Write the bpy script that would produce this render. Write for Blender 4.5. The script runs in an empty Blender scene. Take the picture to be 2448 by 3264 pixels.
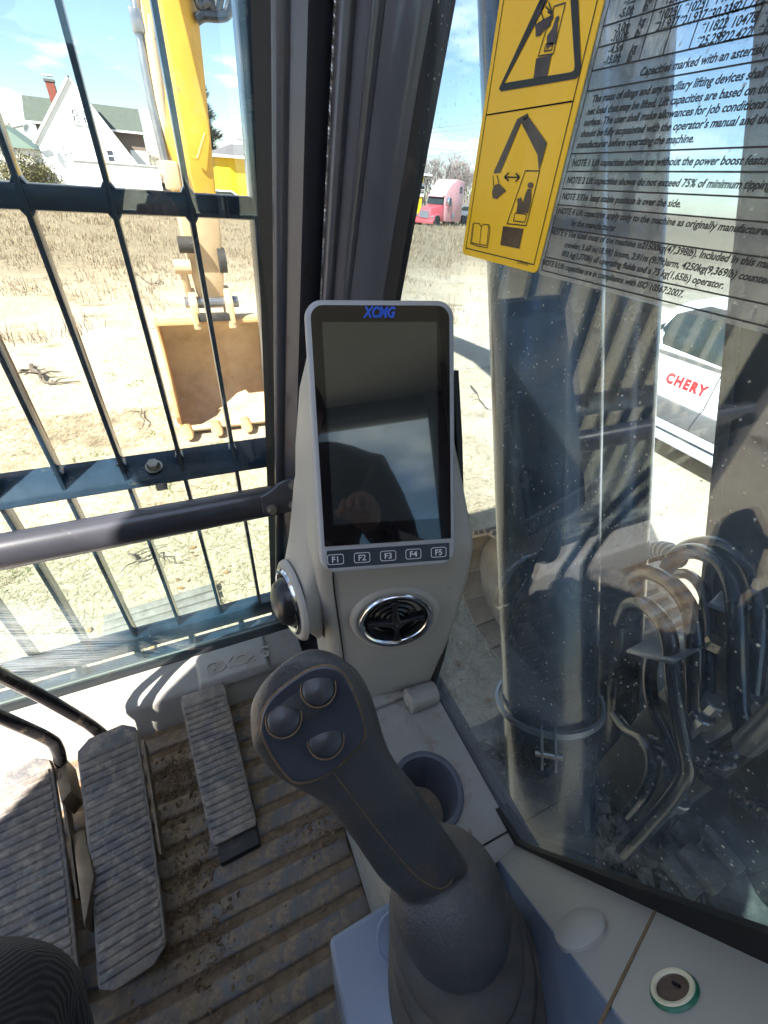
import bpy, bmesh, math, random
from math import radians, sin, cos, pi
from mathutils import Vector, Matrix, noise
random.seed(11)
V = Vector
SC = bpy.context.scene
COL = SC.collection

# ---------------------------------------------------------------- camera
# All coordinates are written relative to the eye of the photographer and lifted by EYE at the very end,
# so that the ground ends up at z = 0.   x = right of the cab, y = straight ahead, z = up.
EYE = 2.45
F_PX, CX, CY = 1350.0, 1224.0, 1632.0
YAW, PITCH, ROLL = radians(26.5), radians(37.3), radians(4.4)
_f0 = V((sin(YAW), cos(YAW), 0)); _r0 = V((cos(YAW), -sin(YAW), 0)); _up = V((0, 0, 1))
CFW = _f0 * cos(PITCH) - _up * sin(PITCH)
_uc = _f0 * sin(PITCH) + _up * cos(PITCH)
CR = _r0 * cos(ROLL) + _uc * sin(ROLL)
CU = -_r0 * sin(ROLL) + _uc * cos(ROLL)
cam_d = bpy.data.cameras.new('camera')
cam = bpy.data.objects.new('camera', cam_d); COL.objects.link(cam)
cam_d.sensor_fit = 'VERTICAL'; cam_d.sensor_height = 36.0; cam_d.sensor_width = 27.0
cam_d.lens = 36.0 * F_PX / 3264.0
cam_d.clip_start = 0.01; cam_d.clip_end = 2000
cam.matrix_world = Matrix(((CR.x, CU.x, -CFW.x, 0), (CR.y, CU.y, -CFW.y, 0), (CR.z, CU.z, -CFW.z, 0), (0, 0, 0, 1)))
SC.camera = cam

# ---------------------------------------------------------------- light
SUN = V((-0.60, -0.42, 0.70)).normalized()          # towards the sun: left, a little behind, high
SKY_STRENGTH = 0.055
world = bpy.data.worlds.new('World'); SC.world = world; world.use_nodes = True
wn, wl = world.node_tree.nodes, world.node_tree.links
wn.clear()
w_out = wn.new('ShaderNodeOutputWorld'); w_bg = wn.new('ShaderNodeBackground')
w_sky = wn.new('ShaderNodeTexSky'); w_sky.sky_type = 'NISHITA'; w_sky.sun_disc = False
w_sky.sun_elevation = math.asin(SUN.z); w_sky.sun_rotation = math.atan2(SUN.x, SUN.y)
w_sky.air_density = 1.0; w_sky.dust_density = 0.25; w_sky.ozone_density = 2.2; w_sky.altitude = 50
w_tc = wn.new('ShaderNodeTexCoord')
w_sep = wn.new('ShaderNodeSeparateXYZ'); wl.new(w_tc.outputs['Generated'], w_sep.inputs[0])
w_zc = wn.new('ShaderNodeMath'); w_zc.operation = 'MAXIMUM'; w_zc.inputs[1].default_value = 0.0
wl.new(w_sep.outputs['Z'], w_zc.inputs[0])
w_za = wn.new('ShaderNodeMath'); w_za.operation = 'ADD'; w_za.inputs[1].default_value = 0.16
wl.new(w_zc.outputs[0], w_za.inputs[0])
w_div = wn.new('ShaderNodeVectorMath'); w_div.operation = 'DIVIDE'
wl.new(w_tc.outputs['Generated'], w_div.inputs[0])
w_cmb = wn.new('ShaderNodeCombineXYZ')
for i in range(3): wl.new(w_za.outputs[0], w_cmb.inputs[i])
wl.new(w_cmb.outputs[0], w_div.inputs[1])
w_n = wn.new('ShaderNodeTexNoise'); w_n.inputs['Scale'].default_value = 1.15; w_n.inputs['Detail'].default_value = 7
w_n.inputs['Roughness'].default_value = 0.55
w_map = wn.new('ShaderNodeMapping'); w_map.inputs['Location'].default_value = (3.1, 1.7, 0.4)
wl.new(w_div.outputs[0], w_map.inputs[0]); wl.new(w_map.outputs[0], w_n.inputs['Vector'])
w_r = wn.new('ShaderNodeValToRGB')
w_r.color_ramp.elements[0].position = 0.52; w_r.color_ramp.elements[0].color = (0, 0, 0, 1)
w_r.color_ramp.elements[1].position = 0.70; w_r.color_ramp.elements[1].color = (1, 1, 1, 1)
wl.new(w_n.outputs['Fac'], w_r.inputs[0])
w_mix = wn.new('ShaderNodeMixRGB'); w_mix.inputs[2].default_value = (11.5, 11.6, 11.9, 1)
wl.new(w_r.outputs[0], w_mix.inputs[0]); wl.new(w_sky.outputs[0], w_mix.inputs[1])
wl.new(w_mix.outputs[0], w_bg.inputs[0]); w_bg.inputs[1].default_value = SKY_STRENGTH
wl.new(w_bg.outputs[0], w_out.inputs[0])
sun_d = bpy.data.lights.new('sun', 'SUN'); sun = bpy.data.objects.new('sun', sun_d); COL.objects.link(sun)
sun_d.energy = 4.3; sun_d.angle = radians(0.53); sun_d.color = (1.0, 0.955, 0.88)
sun.rotation_euler = SUN.to_track_quat('Z', 'Y').to_euler(); sun.location = (-6, -3, 12)
SC.view_settings.view_transform = 'Standard'; SC.view_settings.look = 'None'
SC.view_settings.exposure = 2.25; SC.view_settings.gamma = 1.0; SC.view_settings.use_curve_mapping = False
SC.cycles.max_bounces = 8; SC.cycles.diffuse_bounces = 4; SC.cycles.glossy_bounces = 4
SC.cycles.transparent_max_bounces = 24; SC.cycles.transmission_bounces = 4
SC.cycles.use_denoising = True
SC.cycles.caustics_reflective = False; SC.cycles.caustics_refractive = False
SC.cycles.sample_clamp_indirect = 6.0

# ---------------------------------------------------------------- measuring: pixel of the 2448 x 3264 photograph -> point in the cab
def ray(x, y): return CR * ((x - CX) / F_PX) - CU * ((y - CY) / F_PX) + CFW
def P_x(x, y, X): d = ray(x, y); return d * (X / d.x)
def P_y(x, y, Y): d = ray(x, y); return d * (Y / d.y)
def P_z(x, y, Z): d = ray(x, y); return d * (Z / d.z)
def P_t(x, y, t): return ray(x, y) * t
def P_pl(x, y, o, n): d = ray(x, y); return d * (o.dot(n) / d.dot(n))
GROUND = -EYE

# ---------------------------------------------------------------- mesh helpers
ORG = {}
def thing(name, label, cat, loc=(0, 0, 0), group=None, kind=None):
    o = bpy.data.objects.new(name, None); COL.objects.link(o); o.empty_display_size = 0.05
    o.location = loc; o['label'] = label; o['category'] = cat
    if group: o['group'] = group
    if kind: o['kind'] = kind
    ORG[o.name] = V(loc); return o
def tag(o, label, cat=None, group=None, kind=None):
    o['label'] = label
    if cat: o['category'] = cat
    if group: o['group'] = group
    if kind: o['kind'] = kind
    return o
def frame(z, xhint=V((1, 0, 0))):
    z = V(z).normalized(); x = V(xhint); x = (x - z * x.dot(z))
    if x.length < 1e-5: x = z.orthogonal()
    x.normalize(); return x, z.cross(x), z
class MB:
    def __init__(s): s.v = []; s.f = []; s.uv = {}
    def add(s, vs, fs):
        b = len(s.v); s.v += [V(p) for p in vs]; s.f += [tuple(b + i for i in f) for f in fs]; return b
    def box(s, c, size, ax=None):
        c = V(c); ax = ax or (V((1, 0, 0)), V((0, 1, 0)), V((0, 0, 1)))
        h = [a * (k / 2) for a, k in zip(ax, size)]
        vs = [c + h[0] * i + h[1] * j + h[2] * k for k in (-1, 1) for j in (-1, 1) for i in (-1, 1)]
        s.add(vs, [(0, 2, 3, 1), (4, 5, 7, 6), (0, 1, 5, 4), (2, 6, 7, 3), (0, 4, 6, 2), (1, 3, 7, 5)]); return s
    def bmm(s, a, b):
        a, b = V(a), V(b); return s.box((a + b) / 2, [abs(b[i] - a[i]) for i in range(3)])
    def loft(s, rings, cap=True, closed=True):
        n = len(rings[0]); b = len(s.v)
        for r in rings: s.v += [V(p) for p in r]
        m = n if closed else n - 1
        for k in range(len(rings) - 1):
            for i in range(m):
                j = (i + 1) % n
                s.f.append((b + k * n + i, b + k * n + j, b + (k + 1) * n + j, b + (k + 1) * n + i))
        if cap:
            s.f.append(tuple(b + i for i in reversed(range(n))))
            e = b + (len(rings) - 1) * n; s.f.append(tuple(e + i for i in range(n)))
        return s
    def prism(s, pts, d):
        d = V(d); return s.loft([[V(p) for p in pts], [V(p) + d for p in pts]])
    def beam(s, a, b, w, h, up=(0, 0, 1)):
        a, b = V(a), V(b); z = (b - a).normalized(); x = z.cross(V(up))
        if x.length < 1e-4: x = z.orthogonal()
        x.normalize(); y = z.cross(x)
        q = lambda p: [p + x * (w / 2) * i + y * (h / 2) * j for i, j in ((-1, -1), (1, -1), (1, 1), (-1, 1))]
        return s.loft([q(a), q(b)])
    def tube(s, path, r, n=10, cap=True, squash=None):
        path = [V(p) for p in path]; k = len(path); rr = r if isinstance(r, (list, tuple)) else [r] * k
        tan = [(path[min(i + 1, k - 1)] - path[max(i - 1, 0)]).normalized() for i in range(k)]
        x = tan[0].orthogonal().normalized(); rings = []
        for i in range(k):
            t = tan[i]; x = (x - t * x.dot(t)).normalized(); y = t.cross(x)
            rings.append([path[i] + (x * cos(a) + y * sin(a)) * rr[i] for a in [2 * pi * j / n for j in range(n)]])
        return s.loft(rings, cap)
    def lathe(s, prof, o, axis, n=24, xh=V((1, 0, 0)), cap=False):
        x, y, z = frame(axis, xh); o = V(o)
        rings = [[o + z * h + (x * cos(2 * pi * j / n) + y * sin(2 * pi * j / n)) * r for j in range(n)] for r, h in prof]
        return s.loft(rings, cap)
    def disc(s, o, axis, r, n=24):
        x, y, z = frame(axis); o = V(o)
        s.add([o + (x * cos(2 * pi * j / n) + y * sin(2 * pi * j / n)) * r for j in range(n)], [tuple(range(n))]); return s
    def poly(s, pts): s.add(pts, [tuple(range(len(pts)))]); return s
    def grid(s, fn, nu, nv):
        b = len(s.v)
        for j in range(nv + 1):
            for i in range(nu + 1): s.v.append(V(fn(i / nu, j / nv)))
        for j in range(nv):
            for i in range(nu):
                a = b + j * (nu + 1) + i; s.f.append((a, a + 1, a + nu + 2, a + nu + 1))
        return s
    def build(s, name, mat, parent=None, bevel=0, seg=2, smooth=35, kind=None, loc=None, sub=0):
        me = bpy.data.meshes.new(name)
        org = ORG[parent.name] if parent else (V(loc) if loc is not None else V((0, 0, 0)))
        me.from_pydata([tuple(p - org) for p in s.v], [], s.f); me.validate(); me.update()
        bm = bmesh.new(); bm.from_mesh(me)
        if bevel:
            bmesh.ops.remove_doubles(bm, verts=bm.verts, dist=1e-6)
            bmesh.ops.recalc_face_normals(bm, faces=bm.faces)
            es = [e for e in bm.edges if len(e.link_faces) == 2 and e.calc_face_angle(0) > radians(28)]
            try: bmesh.ops.bevel(bm, geom=es, offset=bevel, offset_type='OFFSET', segments=seg, profile=0.5, affect='EDGES', clamp_overlap=True)
            except Exception: pass
        else: bmesh.ops.recalc_face_normals(bm, faces=bm.faces)
        bm.to_mesh(me); bm.free()
        if smooth:
            me.polygons.foreach_set('use_smooth', [True] * len(me.polygons)); me.set_sharp_from_angle(angle=radians(smooth))
        me.materials.append(mat)
        o = bpy.data.objects.new(name, me); COL.objects.link(o)
        if parent: o.parent = parent; ORG[o.name] = ORG[parent.name]
        else: o.location = org; ORG[o.name] = org
        if kind: o['kind'] = kind
        return o
def share(src, parent, mat_w=None, name=None):
    o = src.copy(); COL.objects.link(o); o.parent = parent
    ORG[o.name] = ORG.get(parent.name, V((0, 0, 0))) if parent else V((0, 0, 0))
    return o
def copy_tree(o, parent=None):
    c = o.copy(); COL.objects.link(c); c.parent = parent
    for ch in list(o.children): copy_tree(ch, c)
    return c
def arc(o, x, y, r, a0, a1, n): return [V(o) + V(x) * (r * cos(a0 + (a1 - a0) * i / n)) + V(y) * (r * sin(a0 + (a1 - a0) * i / n)) for i in range(n + 1)]
def smooth_path(pts, n=6):
    pts = [V(p) for p in pts]; out = []
    for i in range(len(pts) - 1):
        p0, p1, p2, p3 = pts[max(i - 1, 0)], pts[i], pts[i + 1], pts[min(i + 2, len(pts) - 1)]
        for k in range(n):
            t = k / n
            out.append(0.5 * ((2 * p1) + (p2 - p0) * t + (2 * p0 - 5 * p1 + 4 * p2 - p3) * t * t + (-p0 + 3 * p1 - 3 * p2 + p3) * t ** 3))
    out.append(pts[-1]); return out
def rrect(o, ex, ey, w, h, r, n=5):
    """rounded rectangle, corner o, axes ex (width) ey (height)"""
    o, ex, ey = V(o), V(ex), V(ey); pts = []
    for cx, cy, a in ((w - r, r, -pi / 2), (w - r, h - r, 0), (r, h - r, pi / 2), (r, r, pi)):
        for i in range(n + 1):
            t = a + (pi / 2) * i / n; pts.append(o + ex * (cx + r * cos(t)) + ey * (cy + r * sin(t)))
    return pts
_fonts = {}
def text_mb(txt, size, o, ex, ey, shear=0.0, xs=1.0, align='LEFT', bold=0.0, width=None, mb=None, extrude=0, space=1.0):
    cu = bpy.data.curves.new('t', 'FONT'); cu.body = txt; cu.size = size; cu.shear = shear; cu.align_x = align
    cu.offset = bold; cu.resolution_u = 3; cu.extrude = extrude; cu.space_character = space
    ob = bpy.data.objects.new('t', cu); COL.objects.link(ob)
    dg = bpy.context.evaluated_depsgraph_get(); me = bpy.data.meshes.new_from_object(ob.evaluated_get(dg))
    vs = [v.co.copy() for v in me.vertices]; fs = [tuple(p.vertices) for p in me.polygons]
    bpy.data.objects.remove(ob); bpy.data.curves.remove(cu); bpy.data.meshes.remove(me)
    if not vs: return mb or MB()
    if width:
        lo = min(v.x for v in vs); hi = max(v.x for v in vs); xs = width / (hi - lo)
    o, ex, ey = V(o), V(ex), V(ey); ez = ex.cross(ey); m = mb or MB()
    m.add([o + ex * (v.x * xs) + ey * v.y + ez * v.z for v in vs], fs); return m

# ---------------------------------------------------------------- materials
MATS = {}
def nodes(name):
    m = bpy.data.materials.new(name); m.use_nodes = True; nt = m.node_tree; nt.nodes.clear()
    out = nt.nodes.new('ShaderNodeOutputMaterial'); MATS[name] = m
    return m, nt, out
def nz(nt, scale, detail=5, rough=0.6, vec=None, dist=0):
    n = nt.nodes.new('ShaderNodeTexNoise'); n.inputs['Scale'].default_value = scale; n.inputs['Detail'].default_value = detail
    n.inputs['Roughness'].default_value = rough; n.inputs['Distortion'].default_value = dist
    if vec: nt.links.new(vec, n.inputs['Vector'])
    return n.outputs['Fac']
def ramp(nt, fac, a, b, ca=(0, 0, 0, 1), cb=(1, 1, 1, 1)):
    r = nt.nodes.new('ShaderNodeValToRGB'); r.color_ramp.elements[0].position = a; r.color_ramp.elements[1].position = b
    r.color_ramp.elements[0].color = ca; r.color_ramp.elements[1].color = cb
    nt.links.new(fac, r.inputs[0]); return r.outputs[0]
def mixc(nt, fac, a, b, mode='MIX'):
    m = nt.nodes.new('ShaderNodeMixRGB'); m.blend_type = mode
    for i, q in ((0, fac), (1, a), (2, b)):
        if isinstance(q, (int, float)): m.inputs[i].default_value = q
        elif isinstance(q, (tuple, list)): m.inputs[i].default_value = (*q[:3], 1)
        else: nt.links.new(q, m.inputs[i])
    return m.outputs[0]
def mat(name, col, rough=0.5, metal=0.0, var=0.12, vs=9.0, bump=0.0, bs=90.0, dust=None, dust2=None, spec=0.5, coat=0.0, wave=None, rvar=0.15, tr=0.0, bd=0.002):
    """principled surface: slow colour variation, up to two dirt layers (colour, amount 0..1, scale), fine bump"""
    m, nt, out = nodes(name); L = nt.links
    b = nt.nodes.new('ShaderNodeBsdfPrincipled'); tc = nt.nodes.new('ShaderNodeTexCoord'); co = tc.outputs['Object']
    n1 = nz(nt, vs, 6, 0.62, co)
    c = mixc(nt, ramp(nt, n1, 0.3, 0.7), tuple(k * (1 - var) for k in col), tuple(min(1, k * (1 + var)) for k in col))
    r = rough
    rsock = None
    for i, d in enumerate((dust, dust2)):
        if not d: continue
        dc, amt, sc = d[:3]; soft = d[3] if len(d) > 3 else 0.22
        nd = nz(nt, sc, 8, 0.68, co, 0.3)
        msk = ramp(nt, nd, 0.62 - 0.36 * amt, 0.62 - 0.36 * amt + soft)
        c = mixc(nt, msk, c, dc)
        rsock = mixc(nt, msk, (rough,) * 3 if rsock is None else rsock, (0.9,) * 3)
    L.new(c, b.inputs['Base Color'])
    if rsock is not None: L.new(rsock, b.inputs['Roughness'])
    elif rvar:
        nr = nz(nt, vs * 3, 5, 0.6, co); L.new(ramp(nt, nr, 0.3, 0.7, (max(0, r - rvar * r),) * 3 + (1,), (min(1, r + rvar * r),) * 3 + (1,)), b.inputs['Roughness'])
    else: b.inputs['Roughness'].default_value = r
    b.inputs['Metallic'].default_value = metal; b.inputs['Specular IOR Level'].default_value = spec
    b.inputs['Coat Weight'].default_value = coat; b.inputs['Coat Roughness'].default_value = 0.08
    if bump:
        bn = nt.nodes.new('ShaderNodeBump'); bn.inputs['Strength'].default_value = bump; bn.inputs['Distance'].default_value = bd
        L.new(nz(nt, bs, 4, 0.6, co), bn.inputs['Height']); L.new(bn.outputs[0], b.inputs['Normal'])
    L.new(b.outputs[0], out.inputs[0]); return m
def glass(name, tint=(0.9, 0.96, 0.94), spots=0.0, smear=None, film=0.0, refl=1.9, wrinkle=0.0):
    """thin window pane: tinted transparency, Schlick reflection, dust spots and wiped smears that scatter light"""
    m, nt, out = nodes(name); L = nt.links
    tr = nt.nodes.new('ShaderNodeBsdfTransparent'); tr.inputs[0].default_value = (*tint, 1)
    gl = nt.nodes.new('ShaderNodeBsdfGlossy'); gl.inputs['Roughness'].default_value = 0.0 if not wrinkle else 0.06
    ge = nt.nodes.new('ShaderNodeNewGeometry'); dt = nt.nodes.new('ShaderNodeVectorMath'); dt.operation = 'DOT_PRODUCT'
    L.new(ge.outputs['Incoming'], dt.inputs[0]); L.new(ge.outputs['Normal'], dt.inputs[1])
    def mth(op, a, b=None):
        k = nt.nodes.new('ShaderNodeMath'); k.operation = op; k.use_clamp = op in ('MULTIPLY_ADD',)
        for i, q in enumerate((a, b)):
            if q is None: continue
            if isinstance(q, (int, float)): k.inputs[i].default_value = q
            else: L.new(q, k.inputs[i])
        return k.outputs[0]
    c = mth('ABSOLUTE', dt.outputs['Value']); c = mth('SUBTRACT', 1.0, c); c = mth('POWER', c, 5.0)
    f = mth('MULTIPLY', c, 0.96); f = mth('ADD', f, 0.042); f = mth('MULTIPLY', f, refl); f = mth('MINIMUM', f, 1.0)
    mx = nt.nodes.new('ShaderNodeMixShader'); L.new(f, mx.inputs[0]); L.new(tr.outputs[0], mx.inputs[1]); L.new(gl.outputs[0], mx.inputs[2])
    res = mx.outputs[0]; tc = nt.nodes.new('ShaderNodeTexCoord'); co = tc.outputs['Object']
    if wrinkle:
        bn = nt.nodes.new('ShaderNodeBump'); bn.inputs['Strength'].default_value = wrinkle; bn.inputs['Distance'].default_value = 0.002
        mp = nt.nodes.new('ShaderNodeMapping'); mp.inputs['Scale'].default_value = (1, 1.0, 0.35); L.new(co, mp.inputs[0])
        L.new(nz(nt, 55, 4, 0.6, mp.outputs[0], 0.4), bn.inputs['Height']); L.new(bn.outputs[0], gl.inputs['Normal'])
    def scatter(mask, colr=(0.8, 0.8, 0.77)):
        df = nt.nodes.new('ShaderNodeBsdfDiffuse'); df.inputs[0].default_value = (*colr, 1)
        tl = nt.nodes.new('ShaderNodeBsdfTranslucent'); tl.inputs[0].default_value = (*colr, 1)
        a = nt.nodes.new('ShaderNodeMixShader'); a.inputs[0].default_value = 0.5
        L.new(df.outputs[0], a.inputs[1]); L.new(tl.outputs[0], a.inputs[2])
        q = nt.nodes.new('ShaderNodeMixShader'); L.new(mask, q.inputs[0]) if not isinstance(mask, float) else setattr(q.inputs[0], 'default_value', mask)
        L.new(res, q.inputs[1]); L.new(a.outputs[0], q.inputs[2]); return q.outputs[0]
    if film: res = scatter(film)
    if spots:
        vo = nt.nodes.new('ShaderNodeTexVoronoi'); vo.inputs['Scale'].default_value = 85; vo.inputs['Randomness'].default_value = 1
        L.new(co, vo.inputs['Vector'])
        k = nz(nt, 14, 5, 0.6, co)
        rad = mth('MULTIPLY', ramp(nt, k, 0.36, 0.72), 0.13 * spots + 0.04)
        d = mth('SUBTRACT', rad, vo.outputs['Distance']); d = mth('MULTIPLY', d, 14.0); d = mth('MINIMUM', d, 0.8); d = mth('MAXIMUM', d, 0.0)
        res = scatter(d, (0.75, 0.72, 0.62))
        v2 = nt.nodes.new('ShaderNodeTexVoronoi'); v2.inputs['Scale'].default_value = 120; L.new(co, v2.inputs['Vector'])
        d2 = mth('SUBTRACT', 0.14 * spots, v2.outputs['Distance']); d2 = mth('MULTIPLY', d2, 5.0); d2 = mth('MAXIMUM', d2, 0.0)
        res = scatter(d2, (0.72, 0.68, 0.58))
        hz = ramp(nt, nz(nt, 5, 7, 0.7, co), 0.4, 0.85, (0.0,) * 3 + (1,), (0.15 * spots,) * 3 + (1,))
        res = scatter(hz, (0.46, 0.58, 0.70))  # dust haze, coloured blue to stand in for cool sky reflections
    if smear:
        c0, ra, ax, amt = smear
        mp = nt.nodes.new('ShaderNodeMapping'); mp.vector_type = 'POINT'; mp.inputs['Location'].default_value = (-c0[0], -c0[1], -c0[2]); L.new(co, mp.inputs[0])
        mp2 = nt.nodes.new('ShaderNodeMapping'); mp2.inputs['Rotation'].default_value = (0, radians(ax), 0); L.new(mp.outputs[0], mp2.inputs[0])
        mp3 = nt.nodes.new('ShaderNodeMapping'); mp3.inputs['Scale'].default_value = (6, 1, 150); L.new(mp2.outputs[0], mp3.inputs[0])
        st = ramp(nt, nz(nt, 1.0, 5, 0.65, mp3.outputs[0], 1.2), 0.42, 0.75)
        mp4 = nt.nodes.new('ShaderNodeMapping'); mp4.inputs['Scale'].default_value = (1 / ra[0], 1, 1 / ra[1]); L.new(mp2.outputs[0], mp4.inputs[0])
        gr = nt.nodes.new('ShaderNodeTexGradient'); gr.gradient_type = 'SPHERICAL'; L.new(mp4.outputs[0], gr.inputs[0])
        e = mth('MULTIPLY', ramp(nt, gr.outputs['Fac'], 0.0, 0.5), st); e = mth('MULTIPLY', e, amt)
        res = scatter(e, (0.85, 0.87, 0.88))
    L.new(res, out.inputs[0]); return m
DUST = (0.30, 0.22, 0.14); MUD = (0.16, 0.11, 0.07)
# ---- cab
mat('black_rubber', (0.012, 0.012, 0.014), 0.55, bump=0.15, bs=300, dust=(DUST, 0.10, 30))
mat('seal_rubber', (0.006, 0.006, 0.007), 0.6, var=0.1, dust=((0.08, 0.06, 0.05), 0.15, 25))
mat('cab_paint', (0.095, 0.095, 0.115), 0.32, var=0.25, vs=5, coat=0.35, dust=((0.10, 0.065, 0.04), 0.10, 14, 0.14), dust2=((0.35, 0.35, 0.36), -0.35, 60, 0.03))
mat('bar_paint', (0.045, 0.045, 0.055), 0.3, var=0.25, vs=5, coat=0.4, dust=((0.12, 0.085, 0.06), 0.02, 30, 0.2), dust2=((0.45, 0.45, 0.47), -0.30, 90, 0.02))
mat('cab_paint_worn', (0.092, 0.090, 0.106), 0.36, var=0.25, vs=5, coat=0.25, dust=((0.13, 0.08, 0.05), 0.16, 26, 0.16), dust2=((0.45, 0.45, 0.47), -0.30, 90, 0.02))
mat('groove_black', (0.004, 0.004, 0.005), 0.7)
mat('wire_steel', (0.55, 0.52, 0.47), 0.35, metal=0.9, var=0.3, vs=300)
mat('grey_plastic', (0.42, 0.395, 0.36), 0.5, var=0.06, vs=14, bump=0.22, bs=900, bd=0.0004, dust=((0.36, 0.28, 0.20), 0.10, 12, 0.5), dust2=((0.27, 0.18, 0.11), -0.12, 70, 0.08))
mat('grey_plastic_dirty', (0.37, 0.345, 0.31), 0.55, var=0.08, vs=20, bump=0.25, bs=800, bd=0.0004, dust=((0.26, 0.175, 0.105), 0.25, 28, 0.22), dust2=((0.23, 0.14, 0.075), -0.05, 70, 0.06))
mat('sill_plastic', (0.40, 0.375, 0.34), 0.6, var=0.08, vs=16, bump=0.2, bs=500, bd=0.0005, dust=((0.34, 0.25, 0.16), 0.25, 16, 0.3))
mat('frame_plastic', (0.40, 0.40, 0.42), 0.42, var=0.05, vs=20, bump=0.15, bs=900, bd=0.0003)
mat('box_plastic', (0.20, 0.24, 0.33), 0.33, var=0.06, vs=12, bump=0.15, bs=700, bd=0.0004, dust=((0.30, 0.24, 0.18), -0.02, 20, 0.3))  # blue-grey holds the sky's reflection in the plastic colour
mat('mat_rubber', (0.15, 0.15, 0.16), 0.6, var=0.25, vs=22, bump=0.5, bs=220, dust=((0.25, 0.17, 0.10), 0.62, 15, 0.22), dust2=((0.36, 0.26, 0.16), 0.36, 70, 0.18))
mat('mat_groove', (0.22, 0.15, 0.09), 0.95, var=0.35, vs=60, bump=0.9, bs=260)
mat('pedal_rubber', (0.15, 0.142, 0.145), 0.55, var=0.3, vs=28, bump=0.45, bs=240, dust=((0.34, 0.27, 0.205), 0.62, 20, 0.30), dust2=((0.46, 0.38, 0.29), 0.40, 65, 0.22))
mat('pedal_black', (0.02, 0.02, 0.022), 0.6, var=0.3, bump=0.3, dust=((0.2, 0.14, 0.09), 0.12, 30))
mat('lever_paint', (0.02, 0.018, 0.019), 0.22, var=0.3, coat=0.5, dust=((0.22, 0.15, 0.09), 0.12, 25))
mat('bracket_steel', (0.16, 0.12, 0.08), 0.5, metal=0.3, var=0.3, vs=40, dust=(DUST, 0.3, 30))
mat('grip_rubber', (0.075, 0.073, 0.076), 0.40, var=0.22, vs=16, bump=0.9, bs=380, bd=0.0008, dust=((0.19, 0.145, 0.10), 0.30, 18, 0.35))
mat('grip_plate', (0.062, 0.064, 0.086), 0.38, var=0.12, vs=25, bump=0.15, bs=700, bd=0.0003, dust=((0.14, 0.10, 0.075), -0.05, 30, 0.3))
mat('button_plastic', (0.042, 0.041, 0.048), 0.34, var=0.2, vs=40, dust=((0.12, 0.09, 0.07), 0.0, 60, 0.3))
mat('grime', (0.20, 0.13, 0.075), 0.9, var=0.3, vs=120)
mat('boot_rubber', (0.095, 0.088, 0.084), 0.6, var=0.25, vs=24, bump=0.3, bs=300, dust=((0.16, 0.125, 0.085), 0.30, 26, 0.3))
mat('chrome', (0.70, 0.70, 0.73), 0.16, metal=1.0, var=0.08, dust=((0.2, 0.16, 0.12), -0.02, 40, 0.2))
mat('vent_black', (0.018, 0.018, 0.021), 0.3, var=0.2, dust=((0.2, 0.15, 0.1), 0.05, 60, 0.25))
mat('vent_dark', (0.004, 0.004, 0.005), 0.8)
mat('screen_cover', (0.010, 0.008, 0.009), 0.02, var=0.2, rvar=0, spec=0.6, coat=0.3, dust=((0.10, 0.085, 0.07), -0.12, 130, 0.2))
mat('screen_panel', (0.030, 0.033, 0.033), 0.015, var=0.15, rvar=0, spec=1.0, coat=0.8, dust=((0.09, 0.085, 0.075), -0.10, 90, 0.3))
mat('key_strip', (0.035, 0.042, 0.055), 0.4, var=0.05)
mat('white_print', (0.75, 0.75, 0.76), 0.5, var=0.03)
mat('blue_print', (0.01, 0.10, 0.62), 0.4, var=0.05)
mat('bolt_steel', (0.42, 0.38, 0.33), 0.4, metal=0.8, var=0.2, vs=120, dust=((0.22, 0.16, 0.11), 0.15, 90))
mat('guard_paint', (0.034, 0.062, 0.105), 0.25, var=0.3, vs=18, coat=0.3, dust=((0.30, 0.24, 0.17), 0.03, 30, 0.2), dust2=((0.5, 0.5, 0.5), -0.30, 80, 0.02))  # blue of the reflected sky is put into the paint colour
mat('label_yellow', (0.93, 0.55, 0.003), 0.35, var=0.02, vs=40, coat=0.2)
mat('label_black', (0.010, 0.008, 0.007), 0.35, var=0.05)
mat('label_brown', (0.045, 0.018, 0.008), 0.3, var=0.3, vs=200, coat=0.3)
mat('print_black', (0.008, 0.008, 0.009), 0.5, var=0.05)
mat('cream_plastic', (0.72, 0.64, 0.46), 0.4, var=0.06)
mat('green_plastic', (0.012, 0.14, 0.075), 0.3, var=0.2)
mat('socket_inside', (0.10, 0.066, 0.05), 0.6, var=0.3, vs=120)
mat('clod', (0.20, 0.13, 0.075), 0.95, var=0.4, vs=90, bump=0.8, bs=300)
mat('seat_cloth', (0.03, 0.03, 0.033), 0.9, var=0.2, bump=0.4, bs=500)
mat('liner', (0.75, 0.74, 0.71), 0.8, var=0.05)
glass('front_glass', (0.93, 0.965, 0.955), spots=0.25)
glass('front_lower_glass', (0.85, 0.945, 0.935), spots=0.45, smear=((-0.04, 0.60, 0.235), (0.20, 0.11), -25, 0.9))
glass('side_glass', (0.82, 0.90, 0.94), spots=1.0, refl=1.8)
glass('rear_glass', (0.85, 0.93, 0.92), spots=0.2)
glass('clear_film', (0.86, 0.90, 0.93), film=0.13, refl=2.2, wrinkle=0.22)
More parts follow.
